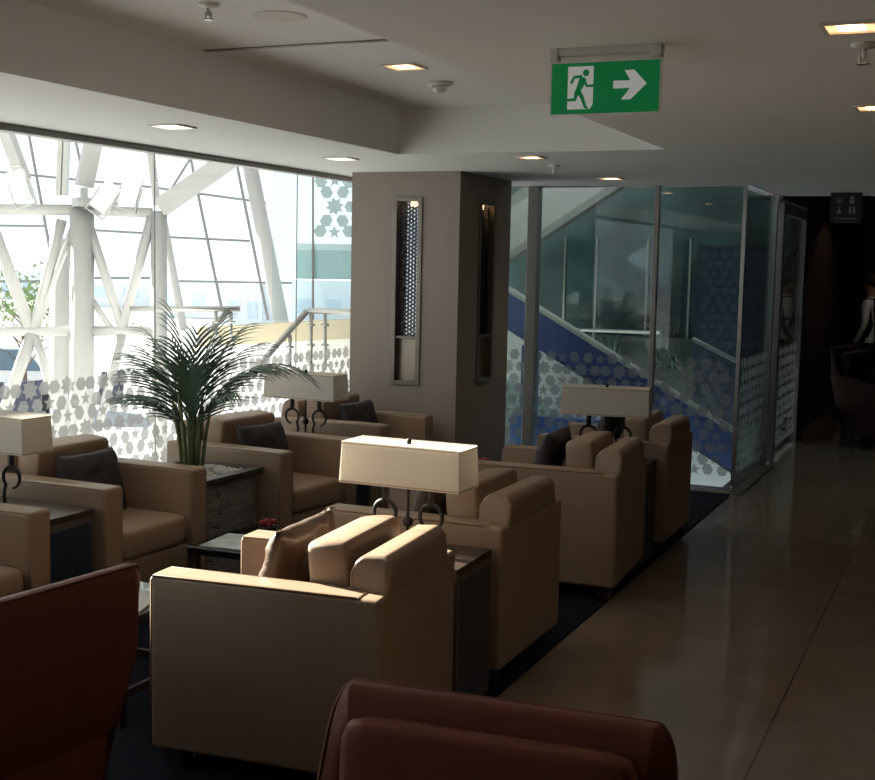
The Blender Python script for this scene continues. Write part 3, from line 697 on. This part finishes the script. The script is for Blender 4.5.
def frond(az, L, tilt, droop, z0, mat, nl=26, ll=.20):
    bm = bmesh.new(); P = []; d = Vector((math.cos(az), math.sin(az), 0)); pos = Vector((0, 0, z0)); ang = tilt; n_ = 16
    for k in range(n_+1):
        P.append(pos.copy()); pos = pos+(d*math.sin(ang)+Vector((0, 0, 1))*math.cos(ang))*L/n_; ang += droop/n_*(.3+1.4*k/n_)
    tube(bm, P, [.005*(1-.8*k/n_) for k in range(n_+1)], 5)
    side = Vector((-d.y, d.x, 0))
    for i in range(nl):
        t = .28+.72*i/(nl-1); f = t*n_; k = min(int(f), n_-1); p = P[k].lerp(P[k+1], f-k); tan = (P[k+1]-P[k]).normalized()
        nrm = side.cross(tan)
        for s in (-1, 1):
            l = ll*(.45+.9*math.sin(PI*min(1, t*.92)))*rnd.uniform(.8, 1.1)
            fwd = 1.55+.6*t; dr = (side*s+tan*fwd+nrm*(-.25*s*0+.25)).normalized()
            w = .0070*(.7+.5*math.sin(PI*t)); q = []
            for j in range(5):
                u_ = j/4; c_ = p+dr*l*u_+Vector((0, 0, -1))*l*.38*u_*u_
                ww = w*(1-u_**2)+.0006; wd = (tan-dr*tan.dot(dr)).normalized()
                q.append((bm.verts.new(c_-wd*ww), bm.verts.new(c_+wd*ww)))
            for (a1, b1), (a2, b2) in zip(q, q[1:]): bm.faces.new((a1, b1, b2, a2))
    obj('frond', bm, mat, palm)
ra = YAW
specs = [  # (azimuth from the direction of the photo's right, length, tilt, droop, height of the first bend)
    (.05, .80, .40, 1.75, .12), (-.3, .66, .42, 1.2, .12), (.45, .66, .28, 1.1, .14), (-.7, .52, .5, 1.1, .10), (.9, .62, .2, .6, .16),
    (PI, .62, .34, 1.0, .14), (PI-.35, .62, .48, 1.0, .10), (PI+.3, .66, .22, .6, .16), (PI+.7, .48, .5, 1.1, .10), (PI-.8, .56, .2, .6, .16),
    (PI/2, .58, .10, .4, .16), (-PI/2, .46, .10, .3, .12), (0, .64, .10, .45, .18), (PI, .70, .08, .30, .18),
    (.3, .60, .5, 1.0, .14), (PI-.15, .56, .36, .6, .16), (-.1, .66, .22, .7, .16), (PI+.15, .48, .62, .9, .10)]
for i, (a, L, ti, dr, z0) in enumerate(specs): frond(a+ra, L*(.90 if math.cos(a) < .9 else .95), ti, dr, z0+.06, 'leaf' if i % 2 else 'leaf2', nl=11, ll=.235)

# ------------------------------------------------------------------ brown tub chairs (local: faces +X)
def make_tub(mat='brown'):
    t = thing('tub_chair', 'x', 'armchair', (0, 0, 0), 0, 'brown leather tub chairs')
    hw, hd = .365, .33; N = 44; pts = []
    for k in range(N+1):
        a = PI*.5+PI*k/N; c_, s_ = math.cos(a), math.sin(a); e = 2/18
        x = (abs(c_)**e)*(-1)*hd if abs(c_) > 1e-6 else 0; y = (abs(s_)**e)*(1 if s_ > 0 else -1)*hw
        pts.append((x, y))
    pts = [(hd, hw), (hd*.7, hw), (hd*.4, hw), (hd*.15, hw)]+pts+[(hd*.15, -hw), (hd*.4, -hw), (hd*.7, -hw), (hd, -hw)]
    bm = bmesh.new(); R = []; rimp = []
    for i, (x, y) in enumerate(pts):
        j0, j1 = pts[max(i-1, 0)], pts[min(i+1, len(pts)-1)]
        d = Vector((j1[0]-j0[0], j1[1]-j0[1])).normalized(); nn = Vector((-d.y, d.x)); 
        if nn.dot(Vector((x, y))) < 0: nn = -nn
        f = max(0, min(1, (x+hd*.99)/(hd*.42))); f = 1-(1-f)**2
        top = .80-.27*f; flare = .04; th = .058*(1-.1*f)
        o0 = Vector((x, y))-nn*.045; o1 = Vector((x, y)); o2 = Vector((x, y))+nn*flare*(.45)
        o0 = Vector((x, y))-nn*.115
        ring = [(o0, .10), ((o0+o1)/2+nn*.008, .32), (o1+nn*.006, .55*top/.8), (o1*.3+o2*.7, top-.05), (o2-nn*.001, top-.014), (o2-nn*.012, top), (o2-nn*(th-.012), top-.002), (o2-nn*th, top-.016), (o1-nn*(th+.005), top-.12), (o0-nn*(th-.01), .38), (o0-nn*(th-.02), .10)]
        R.append([bm.verts.new((p.x, p.y, z)) for p, z in ring]); rimp.append((o2.x-nn.x*.006, o2.y-nn.y*.006, top-.003))
    for A, Bv in zip(R, R[1:]):
        for k in range(len(A)): bm.faces.new((A[k], Bv[k], Bv[(k+1) % len(A)], A[(k+1) % len(A)]))
    bm.faces.new(R[0]); bm.faces.new(R[-1][::-1])
    obj('shell', bm, mat, t, True)
    bm = bmesh.new(); tube(bm, rimp, .0045, 6); obj('piping', bm, mat, t, True)
    bm = cushion(.47, .60, .075, .06, ex=14); bmesh.ops.rotate(bm, verts=bm.verts, cent=(0, 0, 0), matrix=Matrix.Rotation(-PI/2-.02, 3, 'Y'))
    o = obj('back_cushion', bm, mat, t, True); o.location = (-hd+.12+.02, 0, .52); 
    o = obj('seat_cushion', cushion(.52, .58, .14, .15), mat, t, True); o.location = (.055, 0, .30)
    obj('seat_base', B((-hd+.06, hd, -hw+.08, hw-.08, .10, .30)), mat, t, bevel=.01)
    for sx in (-1, 1):
        for sy in (-1, 1):
            o = obj('leg', B((-.022, .022, -.022, .022, 0, .105)), 'darkwood', t, bevel=.003); o.location = (sx*(hd-.07), sy*(hw-.08), 0)
    return t
tub0 = make_tub(); tub0.location = (-.845, 2.0, 0); tub0.rotation_euler = (0, 0, -PI/2+R_(4.5)); tub0['label'] = 'brown leather tub chair at the bottom centre, its back cushion facing the viewer'
tub1 = copy_tree(tub0); tub1.location = (-2.605, 2.60, .006); tub1.rotation_euler = (0, 0, PI-R_(6)); tub1['label'] = 'brown leather tub chair filling the lower left corner, seen from behind'
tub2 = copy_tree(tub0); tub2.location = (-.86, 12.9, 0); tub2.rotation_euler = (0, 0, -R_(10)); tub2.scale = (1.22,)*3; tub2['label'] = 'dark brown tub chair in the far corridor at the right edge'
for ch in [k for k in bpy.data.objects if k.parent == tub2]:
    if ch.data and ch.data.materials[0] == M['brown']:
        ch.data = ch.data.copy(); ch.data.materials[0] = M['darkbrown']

# ------------------------------------------------------------------ person in the far corridor
def skin_body(name, joints, edges, mat, parent, sub=2):
    me = bpy.data.meshes.new(name); me.from_pydata([j[0] for j in joints], edges, []); o = bpy.data.objects.new(name, me); C.objects.link(o); o.parent = parent
    sk = o.modifiers.new('skin', 'SKIN'); 
    if not me.skin_vertices: me.attributes  # layer made by the modifier below
    bpy.context.view_layer.objects.active = o
    for i, j in enumerate(joints):
        sv = me.skin_vertices[0].data[i]; sv.radius = j[1]; sv.use_root = (i == 0)
    s = o.modifiers.new('sub', 'SUBSURF'); s.levels = s.render_levels = sub; me.materials.append(M[mat])
    for p in me.polygons: p.use_smooth = True
    sk.use_smooth_shade = True
    return o
def make_body(root):
    bm = bmesh.new(); J = []; E_ = []
    def add(p, r, parent=None):
        J.append((Vector(p), r)); i = len(J)-1
        if parent is not None: E_.append((parent, i))
        return i
    pel = add((0, 0, .95), (.15, .11)); sp = add((0, -.01, 1.12), (.13, .09), pel); chs = add((0, 0, 1.30), (.16, .11), sp); nk0 = add((0, 0, 1.43), (.09, .07), chs)
    nk = add((0, .01, 1.50), (.052, .055), nk0); hd1 = add((0, .02, 1.58), (.068, .085), nk); hd2 = add((0, .02, 1.66), (.066, .085), hd1); add((0, .01, 1.72), (.04, .05), hd2)
    nose = add((0, .115, 1.60), (.012, .018), hd1)
    for s in (-1, 1):
        sh = add((s*.16, 0, 1.40), (.06, .06), chs); el = add((s*.23, -.02, 1.14), (.042, .042), sh); wr = add((s*.21, .10, .92), (.028, .028), el); pm = add((s*.205, .125, .86), (.030, .02), wr)
        for f in range(4):
            b1 = add((s*(.18+.016*f), .135, .81), (.009, .009), pm); add((s*(.182+.015*f), .15, .765-.004*abs(f-1.5)), (.007, .007), b1)
        th = add((s*.175, .15, .85), (.010, .010), pm); add((s*.165, .165, .815), (.008, .008), th)
        hp_ = add((s*.09, 0, .88), (.085, .09), pel); kn = add((s*.10, .02, .48), (.058, .06), hp_); an = add((s*.10, 0, .09), (.036, .04), kn); add((s*.105, .14, .04), (.04, .03), an)
    return J, E_
ps = thing('person', 'person in white shirt and black vest standing in the far corridor, seen from behind', 'person', (-1.17, 15.0, 0), R_(70))
ps.scale = (.97,)*3
def try_skin():
    J, E_ = make_body(ps)
    me = bpy.data.meshes.new('body'); me.from_pydata([j[0] for j in J], E_, []); o = bpy.data.objects.new('body', me); C.objects.link(o); o.parent = ps
    bpy.context.view_layer.objects.active = o; o.select_set(True)
    bpy.ops.object.modifier_add(type='SKIN')
    for i, (p, r) in enumerate(J):
        me.skin_vertices[0].data[i].radius = r; me.skin_vertices[0].data[i].use_root = (i == 0)
    o.modifiers[0].use_smooth_shade = True
    s = o.modifiers.new('sub', 'SUBSURF'); s.levels = s.render_levels = 1
    mt, n, b = nt('figure_surface')   # skin, white sleeves, black trousers by height along the body
    tc = n.nodes.new('ShaderNodeTexCoord'); sp = n.nodes.new('ShaderNodeSeparateXYZ'); rp = n.nodes.new('ShaderNodeValToRGB'); n.links.new(tc.outputs['Object'], sp.inputs[0])
    dv = n.nodes.new('ShaderNodeMath'); dv.operation = 'DIVIDE'; dv.inputs[1].default_value = 1.8; n.links.new(sp.outputs[2], dv.inputs[0]); n.links.new(dv.outputs[0], rp.inputs[0])
    el = rp.color_ramp; el.interpolation = 'CONSTANT'; el.elements[0].position = 0; el.elements[0].color = (.012, .012, .014, 1); el.elements[1].position = .93/1.8; el.elements[1].color = (.75, .75, .75, 1)
    e = el.elements.new(1.47/1.8); e.color = (.28, .15, .10, 1)
    n.links.new(rp.outputs[0], b.inputs['Base Color']); b.inputs['Roughness'].default_value = .8
    me.materials.append(mt)
try_skin()
bm = bmesh.new(); lathe(bm, [(.128, .93), (.130, 1.05), (.135, 1.2), (.150, 1.33), (.120, 1.43), (.075, 1.46)], n=24, sx=1.12, sy=.86); obj('vest', bm, 'vest', ps, True)
bm = bmesh.new(); bmesh.ops.create_uvsphere(bm, u_segments=20, v_segments=14, radius=.1)
for v in bm.verts: v.co = Vector((v.co.x*.82, v.co.y*1.02-.005, v.co.z*.98+1.665)) if v.co.z > -.05 or v.co.y < 0 else Vector((v.co.x*.78, v.co.y*.6, v.co.z*.5+1.69))
obj('hair', bm, 'hair', ps, True)

# ------------------------------------------------------------------ the atrium outside the windows
struct(obj('ground', B((-420, -3.9, -200, 430, -3.7, -3.5)), 'concrete'))
struct(obj('wall_lower', B((XW-.3, XW-.12, Y0, YG, -3.5, -.02)), 'white')) 
DT = 14.0
def steel(name, label, pts, mat='steelpaint', grp=None, cat='steel column'):
    """pts: list of (px,py,px,py,D,radius,n)"""
    bm = bmesh.new()
    for (a, b_, c_, d_, D, r, n_) in pts: beam(bm, W(a, b_, D), W(c_, d_, D), r if n_ else r*2, r*2 if not n_ else None, n_)
    return tag(obj(name, bm, mat, None, bool(n_)), label, cat, grp)
GS = 'white steel members of the atrium'
k14 = DT/F
steel('steel_column', 'thick round white atrium column at the left, nearer of the pair', [(82, 208, 82, 640, DT, 12*k14, 20)], grp=GS)
steel('steel_column', 'paler thick white column just left of and behind the nearest one', [(62, 240, 62, 640, DT+1.5, 12*(DT+1.5)/F, 20)], grp=GS)
steel('steel_column', 'slender white atrium column left of the palm, under the big diagonal box beam', [(159, 212, 159, 560, DT, 8*k14, 16)], grp=GS)
steel('steel_beam', 'upper horizontal white beam across the atrium', [(-60, 209, 76, 210, DT, 5.5*k14, 14), (88, 210, 152, 213, DT, 5*k14, 14)], grp=GS, cat='steel beam')
steel('steel_beam', 'lower horizontal white beam across the atrium', [(-60, 331, 76, 331, DT, 5*k14, 14), (88, 331, 160, 331, DT, 5*k14, 14)], grp=GS, cat='steel beam')
BR = [('wide brace falling from the left edge to the lower beam', (-12, 215, 30, 328, 6)), ('brace rising from the lower beam to the column top, left side', (34, 328, 62, 220, 5)),
      ('thin brace beside the left column', (36, 330, 74, 224, 3)), ('brace falling right from the nearest column', (88, 222, 122, 328, 4.5)), ('brace rising to the slender column', (122, 328, 152, 216, 5)),
      ('brace below the lower beam going down left', (32, 334, -2, 430, 6)), ('brace below the lower beam going down right', (34, 334, 62, 420, 4.5)), ('brace below the lower beam beside the palm', (122, 334, 98, 430, 4.5)),
      ('outer brace beside the left column', (92, 300, 112, 330, 3))]
for nm, (a, b_, c_, d_, r) in BR: steel('steel_brace', 'white diagonal '+nm, [(a, b_, c_, d_, DT, r*k14, 12)], grp=GS, cat='steel brace')
steel('roof_strut', 'white box strut rising from the nearest column top', [(84, 186, 98, 120, DT, 8*k14, 0)], grp=GS, cat='steel strut')
steel('roof_strut', 'white strut rising at the left edge of the photo', [(24, 180, -2, 110, DT+1, 6*k14, 0)], grp=GS, cat='steel strut')
steel('roof_strut', 'narrow grey double strut between the floodlights', [(65, 195, 68, 120, DT-.5, 2.4*k14, 0), (59, 195, 62, 120, DT-.5, 2.4*k14, 0)], 'steel', grp=GS, cat='steel strut')
steel('roof_strut', 'large white box beam rising right from the slender column', [(160, 208, 232, 158, DT, 9*k14, 0)], grp=GS, cat='steel strut')
bm = bmesh.new(); 
for p in ((84, 205, 84, 188, 4), (84, 208, 84, 199, 12)): beam(bm, W(p[0], p[1], DT-.12), W(p[2], p[3], DT-.12), p[4]*k14, roundn=16)
tag(obj('column_cap', bm, 'steel'), 'steel pin joint on top of the nearest white column', 'steel joint')
for i, (a, b_, c_, d_, r) in enumerate([(148, 130, 157, 205, 4), (250, 165, 283, 330, 7.5), (162, 215, 184, 330, 4)]):
    steel('raking_post', ['thin raking post above the slender column', 'cream raking post leaning in front of the outer glazing', 'thin raking post below the box beam'][i], [(a, b_, c_, d_, DT+4, r*(DT+4)/F, 12)], grp=GS, cat='steel post')
# outer glazing of the atrium
DG = 22.0
oz = sempty('window_3', 'outer glazed wall of the atrium with thin mullions')
bm = bmesh.new()
for (a, b_, c_, d_) in [(-60, 166, 150, 187), (150, 187, 246, 200), (246, 200, 266, 203), (165, 237, 250, 241), (-60, 225, 45, 226), (90, 230, 142, 233), (170, 281, 292, 283), (-60, 281, 60, 281), (90, 278, 150, 278)]: beam(bm, W(a, b_, DG), W(c_, d_, DG), .03, .04)
for (a, b_, c_, d_) in [(190, 155, 222, 310), (236, 160, 268, 320), (75, 138, 82, 170), (192, 156, 172, 188), (28, 130, 50, 250)]: beam(bm, W(a, b_, DG), W(c_, d_, DG), .03, .04)
obj('window_frame', bm, 'mull', oz)
bm = bmesh.new(); bm.faces.new([bm.verts.new(W(a, b_, DG+.06)) for a, b_ in ((-140, 60), (420, 100), (420, 335), (-140, 335))]); obj('glass_pane', bm, 'glass', oz)
# floodlights
def flood(px, py, ang, label):
    t = thing('floodlight', label, 'floodlight', W(px, py, DT-.3), 0, 'white floodlights on the upper beam'); t.rotation_euler = (0, R_(ang), YAW)
    obj('housing', B((-.10, .10, -.05, .05, -.17, .17)), 'white', t, bevel=.01)
    obj('lens', B((-.085, .085, -.056, -.05, -.15, .15)), 'far', t)
    o = obj('bracket', B((-.12, -.105, -.03, .03, -.22, .05), (.105, .12, -.03, .03, -.22, .05), (-.12, .12, -.03, .03, -.235, -.22)), 'steel', t)
flood(20, 186, -18, 'floodlight at the left end of the upper beam')
flood(131, 190, 16, 'right floodlight of the pair left of the slender column')
flood(106, 197, 34, 'smaller looking floodlight left of its pair, above the upper beam')
# teal glass enclosure outside, right
DE = 12.5
te = sempty('window_4', 'teal tinted glass enclosure with leafy frosted pattern outside by the column')
bm = bmesh.new()
def quad(a, b_, c_, d_, D): bm.faces.new([bm.verts.new(W(x, y, D)) for x, y in ((a, b_), (c_, b_), (c_, d_), (a, d_))])
quad(272, 150, 430, 320, DE); obj('glass_pane', bm, 'teal', te)
wd = 172/F*DE
o0 = W(312, 245, DE-.02); ux = (W(440, 247, DE-.02)-o0).normalized(); uz = Vector((0, 0, 1))
obj('frosted_film', film_mesh(shapes(0, 1.3, 0, 1.3, .15), lambda a, b_: tuple(o0+ux*a+uz*b_)), 'filmteal', te)
o1 = W(296, 279, DE+.03)
bm = bmesh.new()
P0, P1, P2, P3 = o1, o1+ux*1.5, o1+ux*1.5+uz*.36, o1+uz*.36
nv = Vector((fw.x, fw.y, 0)).normalized()*.03
A = [bm.verts.new(p) for p in (P0, P1, P2, P3)]; A2 = [bm.verts.new(p+nv) for p in (P0, P1, P2, P3)]
bm.faces.new(A); bm.faces.new(A2[::-1])
for k in range(4): bm.faces.new((A[k], A2[k], A2[(k+1) % 4], A[(k+1) % 4]))
M['tealband'] = pmat('teal_band', (.40, .55, .60), .3, c2=(.52, .66, .70), scale=6, stretch=(4, 4, .3)); obj('teal_band', bm, 'tealband', te)
bm = bmesh.new(); beam(bm, W(313, 160, DE), W(313, 320, DE), .02, .03); obj('mullion', bm, 'frame', te)
# cream beam and stair rails outside
steel('cream_beam', 'cream horizontal beam outside behind the palm fronds', [(200, 337, 460, 322, 11, .085, 0)], 'beam', cat='steel beam')
steel('stair_wall', 'pale low wall under the outside stair rails', [(300, 372, 460, 372, 11.6, .35, 0)], 'white', cat='wall')
def rails(label, L, posts, D):
    t = thing('handrail', label, 'handrail', (0, 0, 0))
    for (a, b_, c_, d_) in L:
        bm = bmesh.new(); beam(bm, W(a, b_, D), W(c_, d_, D), .024, roundn=8); obj('rail', bm, 'steel', t, True)
    for (a, b_, d_) in posts:
        bm = bmesh.new(); beam(bm, W(a, b_, D), W(a, d_, D), .014, roundn=8); obj('rail_post', bm, 'steel', t, True)
        for y in range(int(b_)+12, int(d_), 20):
            bm = bmesh.new(); beam(bm, W(a-4, y, D-.02), W(a+4, y, D-.02), .012, roundn=6); obj('glass_clamp', bm, 'steel', t, True)
rails('steel stair handrail outside the window, left of the column', [(307, 311, 420, 314), (307, 311, 200, 432)], [(311, 313, 372), (325, 313, 370), (290, 335, 368)], 9.6)
rails('steel landing handrail outside the window above the palm', [(130, 309, 240, 309), (230, 309, 170, 372)], [(216, 310, 345), (231, 310, 345)], 10.4)
# blue panels
for i, (a, c_, b_, d_) in enumerate([(-22, 3, 384, 412), (12, 42, 382, 412), (96, 124, 372, 404)]):
    bm = bmesh.new(); P = [W(a+6, b_, 15.6), W(c_, b_-2, 15.6), W(c_-2, d_, 15.6), W(a, d_+1, 15.6)]; nv2 = Vector((fw.x, fw.y, 0)).normalized()*.05
    A = [bm.verts.new(p) for p in P]; A2 = [bm.verts.new(p+nv2) for p in P]; bm.faces.new(A); bm.faces.new(A2[::-1])
    for k in range(4): bm.faces.new((A[k], A2[k], A2[(k+1) % 4], A[(k+1) % 4]))
    tag(obj('blue_panel', bm, 'navy'), ['navy panel outside at the extreme left edge', 'navy panel outside between the two left braces', 'navy panel outside left of the palm'][i], 'panel', 'navy panels outside the window')
# van, tree, far buildings
van = thing('van', 'pale parked van outside at the far left', 'van', Vector((*W(6, 420, 42).xy, -3.5)), YAW)
prof = [(-2.4, .35), (-2.4, 1.5), (-2.2, 2.25), (1.1, 2.3), (1.9, 1.35), (2.45, 1.15), (2.5, .35)]
bm = bmesh.new(); a = [bm.verts.new((x, -.9, z)) for x, z in prof]; b_ = [bm.verts.new((x, .9, z)) for x, z in prof]; bm.faces.new(a); bm.faces.new(b_[::-1])
for i in range(7): bm.faces.new((a[i], b_[i], b_[(i+1) % 7], a[(i+1) % 7]))
obj('body', bm, 'carw', van, bevel=.08)
bm = bmesh.new()
for P in ([(-2.1, 1.4), (-2.0, 2.1), (-.6, 2.1), (-.6, 1.4)], [(-.5, 1.4), (-.5, 2.1), (1.0, 2.1), (1.6, 1.4)]): bm.faces.new([bm.verts.new((x, -.915, z)) for x, z in P])
obj('side_window', bm, 'carg', van)
for x in (-1.5, 1.6):
    bm = bmesh.new(); beam(bm, (x, -.93, .35), (x, -.7, .35), .35, roundn=20); obj('wheel', bm, 'rubber', van)
tb = W(22, 300, 26); tree = thing('tree', 'small leafy tree with thin bare twigs outside at the far left', 'tree', (tb.x, tb.y, -3.5))
rnd = random.Random(9); bm = bmesh.new(); tube(bm, [(0, 0, 0), (.05, 0, 2), (0, 0, 4.2)], [.09, .07, .03], 8)
for k in range(14):
    a = rnd.uniform(0, 6.3); z = rnd.uniform(2.6, 4.2); tube(bm, [(0, 0, z), (.4*math.cos(a), .4*math.sin(a), z+.35), (.8*math.cos(a), .8*math.sin(a), z+.5)], [.02, .012, .005], 5)
obj('trunk', bm, 'bark', tree)
bm = bmesh.new()
for k in range(520):
    p = Vector((rnd.gauss(.15, .42), rnd.gauss(0, .42), rnd.gauss(4.25, .30))); d = Vector((rnd.uniform(-1, 1), rnd.uniform(-1, 1), rnd.uniform(-1, 1))).normalized(); s = d.orthogonal().normalized()*.03; d *= .07
    bm.faces.new([bm.verts.new(q) for q in (p-d, p+s, p+d, p-s)])
obj('foliage', bm, 'leafp', tree)
for i, (a, c_, top, D, m_) in enumerate([(160, 215, 276, 110, 'far'), (222, 262, 283, 90, 'far'), (262, 352, 279, 100, 'far'), (352, 440, 284, 100, 'far'), (-60, 60, 268, 150, 'far'), (88, 150, 272, 130, 'far')]):
    p, q = W(a, top, D), W(c_, top, D); t = thing('distant_building', ['pale low building on the horizon above the palm', 'pale building left of the raking cream post on the horizon', 'pale wide building beyond the teal glass', 'pale building hidden partly by the column', 'pale building on the horizon at the left edge', 'pale building between the two white columns'][i], 'building', (p.x, p.y, -3.5), YAW, 'pale buildings on the horizon')
    w = (q-p).length; h = p.z+3.5
    obj('walls', B((0, w, 0, 8, 0, h)), m_, t)
    bm = bmesh.new(); k = 0
    nx = max(2, int(w/2.2))
    for kx in range(nx):
        for kz in range(max(1, int(h/2.2))): box(bm, .4+kx*w/nx, .4+kx*w/nx+w/nx*.5, -.06, 0, 1+kz*2.2, 2.2+kz*2.2)
    obj('window_band', bm, 'fargl', t)
# added unseen slab blocking the sun; its slot lights only the near armchair and lamp
HX0, HX1, HY0, HY1 = -14.0, -11.3, 4.98, 6.26
RZ0, RZ1 = 5.0, 5.2; AX0, AX1, AY0, AY1 = -17, -4.6, -4, 24
struct(obj('sun_blocking_slab', B((AX0, HX0, AY0, AY1, RZ0, RZ1), (HX1, AX1, AY0, AY1, RZ0, RZ1), (HX0, HX1, AY0, HY0, RZ0, RZ1), (HX0, HX1, HY1, AY1, RZ0, RZ1)), 'white'))
struct(obj('wall_upper', B((XW-.25, XW-.15, Y0, YG, CL+.35, RZ0)), 'white'))

# ------------------------------------------------------------------ light
w = bpy.data.worlds.new('sky'); sc.world = w; w.use_nodes = True; bg = w.node_tree.nodes['Background']
bg.inputs[0].default_value = (.86, .93, 1, 1); bg.inputs[1].default_value = 1.75
E_s, A_s = R_(22), R_(10)
s = Vector((-math.cos(E_s)*math.cos(A_s), math.cos(E_s)*math.sin(A_s), math.sin(E_s)))
sun = bpy.data.lights.new('sun', 'SUN'); sun.energy = 40; sun.angle = R_(.6); sun.color = (1, .92, .79)
so = bpy.data.objects.new('sun', sun); C.objects.link(so); so.rotation_euler = s.to_track_quat('Z', 'Y').to_euler(); so.location = (-12, 8, 12)
vs = sc.view_settings
vs.view_transform = 'Standard'; vs.look = 'None'; vs.gamma = 1; vs.use_curve_mapping = False; vs.exposure = 0
sc.cycles.max_bounces = 10; sc.cycles.diffuse_bounces = 5; sc.cycles.transparent_max_bounces = 24; sc.cycles.glossy_bounces = 4
sc.cycles.caustics_reflective = False; sc.cycles.caustics_refractive = False
sc.cycles.sample_clamp_indirect = 6
